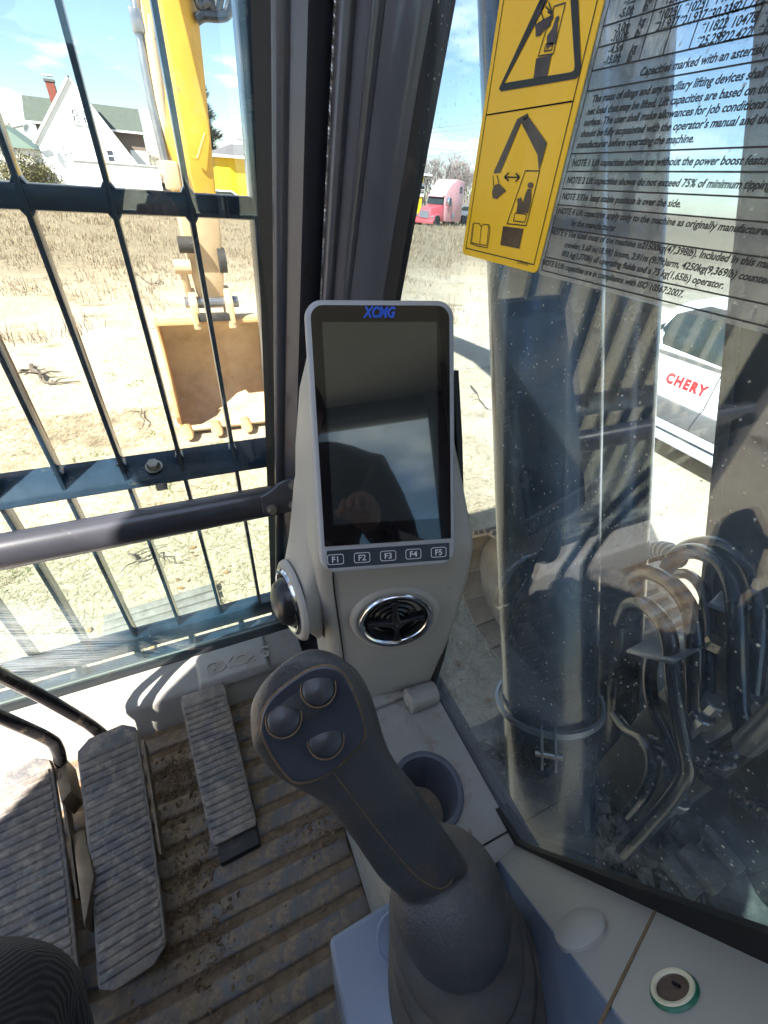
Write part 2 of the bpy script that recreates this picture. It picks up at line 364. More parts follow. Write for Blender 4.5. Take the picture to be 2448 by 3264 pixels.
# corduroy
m, nt, out = nodes('corduroy'); L = nt.links
b = nt.nodes.new('ShaderNodeBsdfPrincipled'); tc = nt.nodes.new('ShaderNodeTexCoord')
wv = nt.nodes.new('ShaderNodeTexWave'); wv.bands_direction = 'X'; wv.inputs['Scale'].default_value = 105; wv.inputs['Distortion'].default_value = 0.7; wv.inputs['Detail'].default_value = 2
wv.inputs['Detail Scale'].default_value = 0.4
mp = nt.nodes.new('ShaderNodeMapping'); mp.inputs['Rotation'].default_value = (0.0, 0.25, 0.30); L.new(tc.outputs['Object'], mp.inputs[0]); L.new(mp.outputs[0], wv.inputs['Vector'])
L.new(mixc(nt, wv.outputs['Fac'], (0.010, 0.010, 0.012), (0.020, 0.018, 0.022)), b.inputs['Base Color']); b.inputs['Roughness'].default_value = 0.95
b.inputs['Sheen Weight'].default_value = 0.05
bn = nt.nodes.new('ShaderNodeBump'); bn.inputs['Strength'].default_value = 0.35; bn.inputs['Distance'].default_value = 0.002
L.new(wv.outputs['Fac'], bn.inputs['Height']); L.new(bn.outputs[0], b.inputs['Normal']); L.new(b.outputs[0], out.inputs[0])

mat('liner_grey', (0.12, 0.12, 0.125), 0.8, var=0.06)

m, nt, out = nodes('frosted_fill'); L = nt.links  # translucent, tinted blue for the added fill light in the cab
tl = nt.nodes.new('ShaderNodeBsdfTranslucent'); df = nt.nodes.new('ShaderNodeBsdfDiffuse'); mx = nt.nodes.new('ShaderNodeMixShader'); mx.inputs[0].default_value = 0.25
tl.inputs[0].default_value = (0.66, 0.74, 0.88, 1); df.inputs[0].default_value = (0.5, 0.55, 0.62, 1)
L.new(tl.outputs[0], mx.inputs[1]); L.new(df.outputs[0], mx.inputs[2]); L.new(mx.outputs[0], out.inputs[0])

mat('cup_plastic', (0.10, 0.108, 0.135), 0.42, var=0.08, vs=30, dust=((0.2, 0.16, 0.12), 0.0, 40, 0.2))
# ================================================================ the cab
XW, YW, ZF = 0.24, 0.60, -0.85          # right pane, front pane, floor
LID = -0.584                            # top of the right-hand side console
cab = thing('excavator_cab', 'dark grey excavator cab around the camera, with glass, pillars, sill and grey side console', 'cab', (-0.33, 0, ZF))
# floor pan, roof, walls, added light panel and sun blocks
MB().bmm((-0.90, -0.95, ZF - 0.06), (0.235, 0.64, ZF - 0.012)).build('floor_pan', MATS['cab_paint'], cab)
rf_ = MB(); HX0, HX1, HY0, HY1 = -0.78, 0.10, -0.30, 0.42
rf_.bmm((-0.94, -0.98, 0.66), (HX0, 0.68, 0.73)).bmm((HX1, -0.98, 0.66), (0.38, 0.68, 0.73)).bmm((HX0, -0.98, 0.66), (HX1, HY0, 0.73)).bmm((HX0, HY1, 0.66), (HX1, 0.68, 0.73))  # right side overhangs the wall, widened to shade the boom
roof = rf_.build('roof', MATS['liner'], cab)
fill_panel = MB().bmm((HX0 - .02, HY0 - .02, 0.731), (HX1 + .02, HY1 + .02, 0.737)).build('roof_fill_panel', MATS['frosted_fill'], roof, smooth=0)  # added panel out of view, spreads soft sunlight over the interior
MB().bmm((-0.92, -0.95, ZF - 0.06), (-0.872, -0.342, 0.66)).build('rear_side_sun_block', MATS['liner_grey'], cab)  # unseen side wall, closed up to the roof to keep sun out
MB().bmm((-0.93, -0.34, ZF - 0.06), (-0.87, 0.005, 0.66)).build('door_sun_block', MATS['liner_grey'], cab, bevel=0.01)  # added solid panel out of view, blocks sun from pedals and floor
MB().bmm((-0.93, 0.56, ZF - 0.06), (-0.86, 0.64, 0.66)).build('door_pillar', MATS['cab_paint'], cab, bevel=0.01)
MB().bmm((-0.93, 0.007, 0.56), (-0.86, 0.558, 0.658)).build('door_header', MATS['cab_paint'], cab)
MB().bmm((-0.90, -0.97, ZF), (0.26, -0.92, -0.12)).build('rear_panel', MATS['liner'], cab)
rw = MB()
rw.bmm((-0.90, -0.97, -0.12), (-0.80, -0.92, 0.66)).bmm((0.16, -0.97, -0.12), (0.26, -0.92, 0.66)).bmm((-0.80, -0.97, 0.56), (0.16, -0.92, 0.66))
rw.build('rear_window_frame', MATS['cab_paint'], cab, bevel=0.01)
MB().bmm((-0.80, -0.945, -0.12), (0.16, -0.941, 0.56)).build('rear_window', MATS['rear_glass'], cab, smooth=0)
MB().bmm((0.232, -0.95, -0.33), (0.29, -0.72, 0.66)).build('rear_pillar', MATS['cab_paint'], cab, bevel=0.01)
MB().bmm((0.232, -0.95, ZF - 0.06), (0.262, 0.62, LID - 0.012)).build('lower_side_wall', MATS['cab_paint'], cab)
MB().bmm((-0.90, 0.61, ZF - 0.06), (0.25, 0.64, -0.79)).build('lower_front_wall', MATS['cab_paint'], cab)
# panes
MB().bmm((-0.86, YW, -0.425), (0.128, YW + 0.005, 0.66)).build('front_window', MATS['front_glass'], cab, smooth=0)
MB().bmm((-0.86, YW, -0.785), (0.128, YW + 0.005, -0.430)).build('lower_front_window', MATS['front_lower_glass'], cab, smooth=0)
MB().bmm((XW, -0.75, -0.62), (XW + 0.005, 0.53, 0.66)).build('side_window', MATS['side_glass'], cab, smooth=0)

# front corner post: profile points (px at y=0, px at y=900, depth towards the cab) on the cut-off corner plane
pc_o = V((0.125, 0.60, 0)); pc_n = V((0.13, 0.118, 0)).normalized()
def post(pts, name, m, par=cab, top=0.66, bot=-0.78, back=None):
    lo, hi = [], []
    for a, b_, d in pts:
        p, q = P_pl(a, 0, pc_o, pc_n), P_pl(b_, 900, pc_o, pc_n)
        k = (q - p) / (q.z - p.z)
        hi.append(p + k * (top - p.z) - pc_n * d); lo.append(p + k * (bot - p.z) - pc_n * d)
    bv = back or pc_n * 0.06; back_lo = [p + bv for p in (lo[-1], lo[0])]; back_hi = [p + bv for p in (hi[-1], hi[0])]
    mb = MB(); mb.loft([lo + back_lo, hi + back_hi]); return mb.build(name, m, par, smooth=50)
def bulge(a0, b0, a1, b1, d0, d1, h, n=8, p=1.0):
    o = []
    for i in range(n + 1):
        t = i / n; s = (sin(pi * t)) ** p
        o.append((a0 + (a1 - a0) * t, b0 + (b1 - b0) * t, d0 + (d1 - d0) * t + h * s))
    return o
post([(822, 846, 0.0), (824, 848, 0.012), (890, 890, 0.012), (893, 893, 0.0)], 'window_seal', MATS['seal_rubber'])
post([(893, 893, -0.005)] + bulge(894, 894, 955, 935, 0.010, 0.020, 0.012, 8, 0.6) + [(957, 937, 0.016), (1010, 978, 0.014), (1016, 983, 0.0)], 'front_post', MATS['cab_paint_worn'])
post([(1014, 981, -0.035), (1070, 1030, -0.035)], 'post_channel', MATS['groove_black'])
post([(1076, 1032, -0.02)] + bulge(1077, 1033, 1150, 1076, 0.0, 0.016, 0.010, 8, 0.7) + [(1156, 1080, 0.010), (1196, 1108, 0.008)] +
     bulge(1200, 1110, 1248, 1136, 0.010, 0.012, 0.010, 6) + [(1252, 1138, 0.013), (1366, 1210, 0.007), (1380, 1236, -0.01)], 'corner_post', MATS['cab_paint'], back=V((0.010, 0.045, 0)))
post([(1374, 1234, -0.012), (1380, 1238, 0.004), (1432, 1272, 0.002), (1440, 1278, -0.010)], 'post_seal', MATS['seal_rubber'], back=V((0.004, 0.030, 0)))
wr = []
for i in range(41):
    y = -250 + (1500) * i / 40; x = 1071 + (1027 - 1071) * y / 900
    wr.append(P_pl(x, y, pc_o + pc_n * 0.018, pc_n))
wire = MB()
for k in range(3):                                              # three strands twisted into one rope
    pth = []
    for i in range(241):
        t = i / 240 * 40; a = wr[int(min(t, 39))]; b_ = wr[int(min(t, 39)) + 1]; p = a.lerp(b_, t - int(min(t, 39)))
        an = i * 0.9 + k * 2.094; pth.append(p + V((cos(an), sin(an), 0)) * 0.0011)
    wire.tube(pth, 0.0011, 5)
wire.build('wire_rope', MATS['wire_steel'], cab)

# cross bar between the panes, with its end plate and bolts
bl, br = P_y(-700, 1880, 0.575), P_y(905, 1608, 0.575)
br.z = -0.412; bl.z = -0.412; bl.x = -0.862
cbar = MB()
rr = []
for x in (bl.x, br.x):
    rr.append([V((x, 0.572 + 0.022 * cos(a) * (1 if abs(cos(a)) < .9 else 1), -0.412 + 0.026 * sin(a))) for a in [2 * pi * j / 16 for j in range(16)]])
cbar.loft(rr).build('cross_bar', MATS['bar_paint'], cab, smooth=60)
pl_o, pl_n = V((0, 0.546, 0)), V((0, 1, 0))
plate_px = [(832, 1588), (848, 1580), (868, 1566), (890, 1545), (912, 1534), (955, 1528), (958, 1630), (840, 1640)]
plate_px = [(x, y) for x, y in plate_px]
brk = MB().prism([P_y(x, y, 0.545) for x, y in plate_px], (0, 0.006, 0)).build('end_plate', MATS['cab_paint_worn'], cab, bevel=0.0015)
for x, y in ((866, 1622), (936, 1545), (936, 1608)):
    o = P_y(x, y, 0.545); bt = MB()
    bt.lathe([(0.0, -0.001), (0.0085, -0.001), (0.0085, 0.002), (0.0, 0.002)], o, (0, -1, 0), 16)
    bt.lathe([(0.0, 0.009), (0.0058, 0.009), (0.0064, 0.002)], o, (0, -1, 0), 6).build('bolt', MATS['bolt_steel'], brk, smooth=30)

# front sill: ledge, raised block with the embossed name
sill_in_l, sill_in_r = P_z(-600, 2760, -0.775), P_z(900, 2180, -0.775)
ys = 0.525
sill = MB()
prof = [(0.62, -0.80), (0.62, -0.768), (0.598, -0.768), (ys + 0.012, -0.775), (ys, -0.783), (ys - 0.012, -0.835), (ys - 0.016, ZF - 0.02), (0.62, ZF - 0.02)]
sill.loft([[V((x, y, z)) for y, z in prof] for x in (-0.86, 0.10)])
sill = sill.build('front_sill', MATS['sill_plastic'], cab, bevel=0.004)
b0, b1 = P_z(655, 2165, -0.765), P_z(905, 2060, -0.765)
bx0, bx1 = -0.105, 0.035
blk = MB()
q0 = [V((bx0, ys - 0.012, -0.783)), V((bx1, ys - 0.012, -0.783)), V((bx1, 0.59, -0.77)), V((bx0, 0.59, -0.77))]
q1 = [V((bx0 + 0.008, ys - 0.004, -0.762)), V((bx1 - 0.008, ys - 0.004, -0.762)), V((bx1 - 0.006, 0.585, -0.757)), V((bx0 + 0.006, 0.585, -0.757))]
blk = blk.loft([q0, q1]).build('name_block', MATS['sill_plastic'], sill, bevel=0.004)
ex, ey = V((1, 0, 0)), (q1[3] - q1[0]).normalized()
tm = text_mb('XCMG', 0.034, q1[0] + ex * 0.037 + ey * 0.013 + V((0, 0, 0.0005)), ex, ey, shear=0.25, xs=0.95, bold=0.0006, extrude=0.0012)
tm.build('embossed_name', MATS['sill_plastic'], blk, smooth=0)
em = MB(); eo = q1[0] + ex * 0.014 + ey * 0.012 + V((0, 0, 0.0003))
hexo = [(0, 0.004), (0.004, 0), (0.017, 0), (0.022, 0.006), (0.022, 0.020), (0.018, 0.024), (0.005, 0.024), (0, 0.018)]
em.loft([[eo + ex * a + ey * c for a, c in hexo], [eo + ex * (0.011 + (a - 0.011) * 0.78) + ey * (0.012 + (c - 0.012) * 0.78) for a, c in hexo],
         [eo + ex * (0.011 + (a - 0.011) * 0.78) + ey * (0.012 + (c - 0.012) * 0.78) + V((0, 0, .002)) for a, c in hexo], [eo + ex * a + ey * c + V((0, 0, .002)) for a, c in hexo]], cap=False)
em.prism([eo + ex * a + ey * c for a, c in ((0.006, 0.019), (0.012, 0.019), (0.016, 0.009), (0.012, 0.005), (0.012, 0.012))], (0, 0, 0.002))
em.build('embossed_badge', MATS['sill_plastic'], blk, smooth=0)
MB().bmm((-0.86, 0.592, -0.79), (0.11, 0.612, -0.766)).build('pane_seal', MATS['seal_rubber'], cab)

# right-hand side console: lid with cup holder, sloping rear face, gasket along the pane
con = thing('side_console', 'grey plastic side console with cup holder, round cap and power socket along the right pane', 'console', (0.16, 0.1, ZF))
lidp = [V((0.085, 0.088, LID)), V((0.237, 0.078, LID)), V((0.237, 0.29, LID)), V((0.085, 0.30, LID))]
CUP = V((0.163, 0.152, LID)); CRr = 0.0375
# lid with a round hole (ring fan)
n = 48; ring = [CUP + V((cos(2 * pi * i / n), sin(2 * pi * i / n), 0)) * CRr for i in range(n)]
def on_rect(a):
    d = V((cos(a), sin(a), 0)); t = 9
    for ax, lo, hi in ((0, 0.085, 0.2365), (1, 0.080, 0.298)):
        if abs(d[ax]) > 1e-6:
            for e in (lo, hi):
                k = (e - CUP[ax]) / d[ax]
                if k > 0: t = min(t, k)
    return CUP + d * t
angs = [2 * pi * i / n for i in range(n)] + [math.atan2(cy_ - CUP.y, cx_ - CUP.x) % (2 * pi) for cx_ in (0.085, 0.2365) for cy_ in (0.080, 0.298)]
angs.sort(); lid = MB()
inner = [CUP + V((cos(a), sin(a), 0)) * CRr for a in angs]; outer = [on_rect(a) for a in angs]
down = [p + V((0, 0, -0.26)) for p in outer]
lid.loft([inner, outer, down], cap=False)
lid.build('lid', MATS['grey_plastic_dirty'], con, smooth=30)
cup = MB(); cup.lathe([(0.046, 0.0005), (0.0455, 0.004), (0.043, 0.0052), (0.0385, 0.004), (0.0365, -0.002), (0.034, -0.065), (0.030, -0.072), (0.0, -0.073)], CUP, (0, 0, 1), 48)
cup.build('cup_holder', MATS['cup_plastic'], con, smooth=50)
cf = MB(); cf.disc(CUP + V((0, 0, -0.0712)), (0, 0, 1), 0.031, 32); cf.build('cup_floor', MATS['mat_rubber'], con)
# hinge barrel at the far right corner of the lid
hx = [(0, 0), (0.030, 0), (0.034, 0.004), (0.035, 0.014), (0.031, 0.024), (0.022, 0.029), (0.012, 0.028), (0.003, 0.020)]
hg = MB(); ho = V((0.188, 0.276, LID + 0.001))
hg.loft([[ho + V((0.0 + dx, -a, c)) for a, c in hx] for dx in (0, 0.044)]); hg.build('hinge', MATS['grey_plastic_dirty'], con, bevel=0.003, seg=3)
hp = MB(); hp.lathe([(0.0, 0.0016), (0.0085, 0.0016), (0.0095, 0)], ho + V((0.0, -0.017, 0.014)), (-1, 0, 0), 20); hp.build('hinge_pin', MATS['grey_plastic'], con)
# sloping rear face
S4 = V((0.24, 0.066, LID)); N2 = V((-0.10, 0.885, 0.455)).normalized()
def on_slope(x, y): return P_pl(x, y, S4, N2)
up_s = V((1, 0, 0)).cross(N2).normalized(); up_s = up_s if up_s.z > 0 else -up_s
rt_s = N2.cross(up_s).normalized(); rt_s = rt_s if rt_s.x > 0 else -rt_s
sp_ = [on_slope(1588, 2742), S4 - rt_s * 0.002 - up_s * 0.004, S4 - rt_s * 0.002 + up_s * 0.42]
le0, le1 = on_slope(1588, 2742), on_slope(1985, 3264)
sp_.append(le0 + (le1 - le0) * 2.2)
sl = MB(); sl.prism(sp_, -N2 * 0.010); sl.build('rear_face', MATS['grey_plastic'], con, bevel=0.003)
SLE = (le0, le0 + (le1 - le0) * 2.2)
# flat strip between lid seam and the slope
MB().bmm((0.10, 0.060, LID - 0.25), (0.2365, 0.0785, LID - 0.0005)).build('lid_step', MATS['grey_plastic'], con, bevel=0.002)
seam = MB(); q0, q1 = on_slope(2098, 2886), on_slope(1950, 3190)
seam.beam(q0 + N2 * 0.0002, q0 + (q1 - q0) * 1.6 + N2 * 0.0002, 0.0022, 0.0008, up=N2); seam.build('seam', MATS['grime'], con)
dk = on_slope(1852, 2966); dr = 0.42 * (on_slope(1925, 2960) - on_slope(1738, 2975)).length
MB().lathe([(0.0, 0.0035), (dr * 0.93, 0.0035), (dr, 0.0025), (dr, -0.002)], dk, N2, 36).build('round_cap', MATS['grey_plastic'], con, smooth=40)
sk = on_slope(2150, 3158); srad = 0.5 * (on_slope(2224, 3150) - on_slope(2078, 3160)).length
sck = MB(); sck.lathe([(srad * 0.98, 0.0020), (srad * 0.93, 0.0028), (srad * 0.80, 0.0028), (srad * 0.74, 0.0022), (srad * 0.70, -0.001)], sk, N2, 40)
sck = sck.build('power_socket', MATS['cream_plastic'], con, smooth=50)
g = MB(); g.lathe([(srad * 0.985, 0.0020), (srad * 1.03, 0.0017), (srad * 1.06, 0.0009), (srad * 1.09, 0.0003)], sk, N2, 40); g.build('green_ring', MATS['green_plastic'], sck, smooth=60)
g = MB(); g.lathe([(srad * 0.76, 0.0022), (srad * 0.70, 0.0008), (srad * 0.45, 0.0006), (0, 0.0005)], sk, N2, 32); g.build('socket_dark_disc', MATS['socket_inside'], sck, smooth=40)  # flat dark disc on the face, its colour stands for the hole's shade
g = MB(); g.box(sk + rt_s * 0.003 + N2 * 0.001, (0.0015, 0.005, 0.002), (rt_s, up_s, N2)); g.build('contact', MATS['vent_dark'], sck)
# black gasket between console and right pane (px outline measured on the pane)
gi = [(1440, 1180), (1453, 1400), (1453, 1650), (1467, 1786), (1388, 2102), (1366, 2197), (1375, 2255), (1456, 2400), (1516, 2507), (1592, 2650), (1640, 2715), (1690, 2752), (2111, 2928), (2448, 3060), (3000, 3290)]
go = [(1462, 1180), (1474, 1400), (1480, 1650), (1490, 1786), (1415, 2102), (1384, 2197), (1394, 2251), (1478, 2400), (1541, 2500), (1628, 2625), (1660, 2672), (1690, 2692), (2111, 2838), (2448, 2952), (3000, 3140)]
A = [P_x(x, y, XW - 0.003) for x, y in gi]; B = [P_x(x, y, XW - 0.003) for x, y in go]
gm = MB(); dx = V((-0.006, 0, 0))
gm.loft([[a, a + dx, b_ + dx, b_] for a, b_ in zip(A, B)]); gm.build('gasket', MATS['seal_rubber'], con, smooth=20)

# ================================================================ display console
dis = thing('display_console', 'grey display console with tall dark screen, five function keys and round air vents', 'display console', (0.16, 0.3, LID))
s_ = 0.222 / 0.215
MTL, MTR, MBR, MBL = [V(p) * s_ for p in ((0.0962, 0.3652, -0.0745), (0.2150, 0.3310, -0.0710), (0.1911, 0.2265, -0.2735), (0.0723, 0.2607, -0.2770))]
mex = (MTR - MTL).normalized(); mey = (MBL - MTL).normalized(); mw = (MTR - MTL).length; mh = (MBL - MTL).length; mn = mey.cross(mex).normalized()
if mn.y > 0: mn = -mn
def on_mon(x, y, d=0.0): return P_pl(x, y, MTL + mn * d, mn)
def mon_rr(inset_l, inset_r, inset_t, inset_b, r, d, n=6):
    return [p + mn * d for p in rrect(MTL + mex * inset_l + mey * inset_t, mex, mey, mw - inset_l - inset_r, mh - inset_t - inset_b, r, n)]
bz = MB()
bz.loft([mon_rr(0, 0, 0, 0, 0.014, -0.022), mon_rr(-0.001, -0.001, -0.001, -0.001, 0.015, -0.006), mon_rr(0.0, 0, 0, 0, 0.014, -0.001), mon_rr(0.0022, 0.0022, 0.0022, 0.0022, 0.012, 0.0006)])
bz = bz.build('monitor', MATS['frame_plastic'], dis, smooth=50)
vg = (on_mon(1018, 1742) - MTL).dot(mey)
cv = MB(); cv.loft([mon_rr(0.0045, 0.0045, 0.0045, mh - vg, 0.0105, 0.0004), mon_rr(0.0045, 0.0045, 0.0045, mh - vg, 0.0105, 0.0013)])
# square lower corners: overlay the lower part
lo = MTL + mey * (vg - 0.03); cv.prism([lo + mex * 0.0045 + mn * 0.0004, lo + mex * (mw - 0.0045) + mn * 0.0004, lo + mex * (mw - 0.0045) + mey * 0.0302 + mn * 0.0004, lo + mex * 0.0045 + mey * 0.0302 + mn * 0.0004], mn * 0.00088)
cv.build('cover_glass', MATS['screen_cover'], bz, smooth=30)
sp = [on_mon(x, y, 0.0015) for x, y in ((1026, 1026), (1392, 1020), (1396, 1652), (1070, 1672))]
u0 = (sp[0] - MTL).dot(mex); u1 = (sp[1] - MTL).dot(mex); v0 = (sp[0] - MTL).dot(mey); v1 = (sp[2] - MTL).dot(mey)
MB().poly([MTL + mex * a + mey * c + mn * 0.0015 for a, c in ((u0, v0), (u1, v0), (u1, v1), (u0, v1))]).build('display_panel', MATS['screen_panel'], bz, smooth=0)
o = on_mon(1212, 995, 0.0016)
lg = text_mb('XCMG', 0.0118, o - mex * 0.0142 + mey * 0.0040, mex, -mey, shear=0.28, width=0.0285, bold=0.0005)
lg.build('screen_logo', MATS['blue_print'], bz, smooth=0)
ks = on_mon(1030, 1757, 0.0008); ks_u = (ks - MTL).dot(mex); ksv = (ks - MTL).dot(mey); kb = (on_mon(1032, 1812) - MTL).dot(mey)
strip = MB(); strip.loft([rrect(MTL + mex * 0.006 + mey * ksv + mn * d, mex, mey, mw - 0.012, kb - ksv, 0.0012, 3) for d in (0.0004, 0.0010)])
strip.build('key_strip', MATS['key_strip'], bz, smooth=0)
kv = (ksv + kb) / 2
for i, (x, y) in enumerate(((1069, 1783), (1153, 1778), (1236, 1773), (1316, 1768), (1396, 1762))):
    ku = (on_mon(x, y) - MTL).dot(mex); kw, kh = 0.0150, 0.0098
    ko = MTL + mex * (ku - kw / 2) + mey * (kv - kh / 2)
    kk = MB(); kk.loft([rrect(ko + mn * 0.001, mex, mey, kw, kh, 0.0022, 4), rrect(ko + mn * 0.0017, mex, mey, kw, kh, 0.0022, 4)]); kk = kk.build('key', MATS['key_strip'], bz, smooth=0)
    oo = rrect(ko + mn * 0.00185, mex, mey, kw, kh, 0.0022, 4); ii = rrect(ko + mex * 0.0006 + mey * 0.0006 + mn * 0.00185, mex, mey, kw - 0.0012, kh - 0.0012, 0.0017, 4)
    rg = MB(); rg.loft([oo, ii], cap=False); rg.build('key_outline', MATS['white_print'], kk, smooth=0)
    t = text_mb('F%d' % (i + 1), 0.0078, MTL + mex * ku + mey * (kv + 0.0027) + mn * 0.00185, mex, -mey, align='CENTER', bold=0.00012)
    t.build('key_lettering', MATS['white_print'], kk, smooth=0)
# housing: front panel below the monitor, left flank, back
hs = MB()
def hring(z, fl, fr, bl_, br_, rnd=0.012):
    return [V((*fl, z)), V((*fr, z)), V((*br_, z)), V((*bl_, z))]
rings = [hring(LID - 0.004, (0.100, 0.292), (0.236, 0.270), (0.0990, 0.40), (0.236, 0.42)),
         hring(-0.45, (0.090, 0.296), (0.236, 0.254), (0.0915, 0.40), (0.236, 0.42)),
         hring(-0.335, (0.079, 0.293), (0.236, 0.248), (0.0785, 0.40), (0.236, 0.42)),
         hring(-0.285, (0.0765, 0.291), (0.2355, 0.252), (0.0820, 0.40), (0.236, 0.42)),
         hring(-0.225, (0.085, 0.322), (0.232, 0.290), (0.0885, 0.41), (0.234, 0.43)),
         hring(-0.165, (0.098, 0.358), (0.228, 0.330), (0.098, 0.415), (0.232, 0.43)),
         hring(-0.128, (0.112, 0.392), (0.215, 0.372), (0.110, 0.42), (0.225, 0.43))]
hs.loft(rings); hs = hs.build('housing', MATS['grey_plastic'], dis, bevel=0.009, seg=3, smooth=60)
# seam between front panel and flank
sm = MB(); pts = [V((0.080, 0.2895, -0.300)), V((0.081, 0.2895, -0.335)), V((0.0915, 0.2925, -0.45)), V((0.101, 0.2895, LID))]
pts = [p + V((0.012, -0.0012, 0)) for p in pts]
sm.tube(smooth_path(pts, 5), 0.0009, 6).build('panel_seam', MATS['groove_black'], hs)
ft = MB(); ft.bmm((0.10, 0.268, LID), (0.19, 0.29, LID + 0.010)).build('foot_strip', MATS['grey_plastic_dirty'], dis, bevel=0.003)
def vent(o, nrm, R, up=V((0, 0, 1)), tilt=0.0, par=dis, name='air_vent'):
    nrm = V(nrm).normalized(); x, y, z = frame(nrm, up); o = V(o)
    bez = MB(); bez.lathe([(R * 1.26, -0.001), (R * 1.22, 0.003), (R * 1.12, 0.0055), (R * 1.02, 0.004)], o, nrm, 48)
    bez = bez.build(name, MATS['grey_plastic'], par, smooth=60)
    c = MB(); c.lathe([(R * 1.03, 0.003), (R * 1.03, 0.0060), (R * 0.985, 0.0085), (R * 0.91, 0.0080), (R * 0.85, 0.005), (R * 0.82, -0.002)], o, nrm, 56); c.build('chrome_ring', MATS['chrome'], bez, smooth=60)
    w = MB(); w.lathe([(R * 0.835, 0.004), (R * 0.80, 0.006), (R * 0.77, 0.002), (R * 0.76, -0.03), (0, -0.03)], o, nrm, 40); w.build('vent_well', MATS['vent_dark'], bez, smooth=50)
    n2 = (nrm + x * tilt).normalized()
    for rr_ in (0.62, 0.44, 0.27):
        c = MB(); c.lathe([(R * rr_, 0.004), (R * (rr_ - 0.035), 0.0055), (R * (rr_ - 0.07), 0.003), (R * (rr_ - 0.09), -0.008), (R * (rr_ + 0.02), -0.008), (R * rr_, 0.004)], o - n2 * 0.002, n2, 40); c.build('vent_ring', MATS['vent_black'], bez, smooth=50)
    for a in (0.12, 0.12 + pi / 2, 0.12 + pi, 0.12 + 3 * pi / 2):
        d = x * cos(a) + y * sin(a); e = nrm.cross(d)
        f = MB(); pr = [(0.0, 0.013, 0.0058), (0.12, 0.0115, 0.0050), (0.3, 0.0085, 0.0030), (0.55, 0.0075, 0.0028), (0.78, 0.0085, 0.0046)]
        f.loft([[o + d * (R * q) + e * w_ + n2 * h_, o + d * (R * q) - e * w_ + n2 * h_, o + d * (R * q) - e * w_ * 0.6 - n2 * 0.004, o + d * (R * q) + e * w_ * 0.6 - n2 * 0.004] for q, h_, w_ in pr])
        f.build('vent_fin', MATS['vent_black'], bez, bevel=0.0008, smooth=60)
    h = MB(); h.lathe([(0.0, 0.0128), (0.0022, 0.0124), (0.003, 0.011)], o, n2, 14); h.build('hub_pin', MATS['white_print'], bez)
    return bez
vent((0.1595, 0.2705, -0.388), (-0.27, -0.955, 0.05), 0.0415, tilt=-0.1)
# left-facing vent on a flared snout
lv = P_y(934, 1912, 0.335); ln = V((-0.99, -0.10, 0.05)).normalized()
x, y, z = frame(ln, V((0, 0, 1)))
snt = MB()
base_c = V((0.085, 0.365, -0.375))
r0 = [base_c + V((0, 1, 0)) * (0.062 * cos(a)) + V((0, 0, 1)) * (0.125 * sin(a) + 0.01) for a in [2 * pi * j / 32 for j in range(32)]]
def sring(t, R):
    c = base_c.lerp(lv, t); return c, R
x2, y2 = y, x
r3 = [lv + ln * -0.002 + (-y) * (0.043 * cos(a)) + x * (0.043 * sin(a)) for a in [2 * pi * j / 32 for j in range(32)]]
if (r3[0] - lv).y < 0: r3 = [lv + ln * -0.002 + y * (0.043 * cos(a)) + x * (0.043 * sin(a)) for a in [2 * pi * j / 32 for j in range(32)]]
r1 = [a.lerp(b_, 0.55) for a, b_ in zip(r0, r3)]; r1 = [lv.lerp(base_c, 0.5) + (p - lv.lerp(base_c, 0.5)) * 0.93 for p in r1]
snt.loft([r0, r1, r3], cap=False); snt.build('vent_snout', MATS['grey_plastic'], dis, smooth=60)
lvent = vent(lv, ln, 0.0385, tilt=0.0)
bl_ = MB(); bl_.lathe([(0.029, 0.0), (0.029, 0.012), (0.024, 0.022), (0.013, 0.027), (0.0, 0.028)], lv - ln * 0.004, ln, 28)
bl_.build('vent_ball', MATS['vent_black'], lvent, smooth=60)
# ================================================================ window guard outside the front panes
YG = 0.68
gd = thing('window_guard', 'dark steel bar guard with welded rails outside the front window', 'window guard', (-0.25, YG, -0.85))
gx = [0.042 - 0.083 * i for i in range(11)]
bm0 = None
for x in gx:
    if bm0 is None:
        bm0 = MB().bmm((-0.0032, -0.012, -0.78), (0.0032, 0.014, 0.66))
        ORG_SAVE = ORG[gd.name].copy(); ORG[gd.name] = V((0, 0, 0)); bm0 = bm0.build('guard_bar', MATS['guard_paint'], gd, bevel=0.0012); ORG[gd.name] = ORG_SAVE
        bm0.location = V((x, YG, 0)) - ORG_SAVE
    else:
        o = share(bm0, gd); o.location = V((x, YG, 0)) - ORG[gd.name]
MB().bmm((-0.84, YG - 0.010, -0.043), (0.116, YG + 0.010, -0.018)).build('upper_rail', MATS['guard_paint'], gd, bevel=0.004)
mr = MB(); mr.loft([[V((x, YG - 0.020, -0.403)), V((x, YG + 0.022, -0.397)), V((x, YG + 0.022, -0.365)), V((x, YG - 0.014, -0.392))] for x in (-0.84, 0.112)])
mr = mr.build('middle_rail', MATS['guard_paint'], gd, bevel=0.002)
bo = P_y(495, 1500, YG - 0.004); bo.z = -0.378
bt = MB(); bt.lathe([(0, 0.002), (0.013, 0.002), (0.013, 0), ], bo, (0, -0.35, 0.94), 18); bt.lathe([(0, 0.011), (0.0088, 0.011), (0.0098, 0.002)], bo, (0, -0.35, 0.94), 6); bt.build('rail_bolt', MATS['bolt_steel'], mr, smooth=25)
bt = MB(); bt.lathe([(0, 0.012), (0.008, 0.012), (0.009, 0)], bo + V((0.004, -0.012, -0.024)), (0, -0.5, -0.85), 6); bt.build('rail_nut', MATS['bolt_steel'], mr, smooth=25)
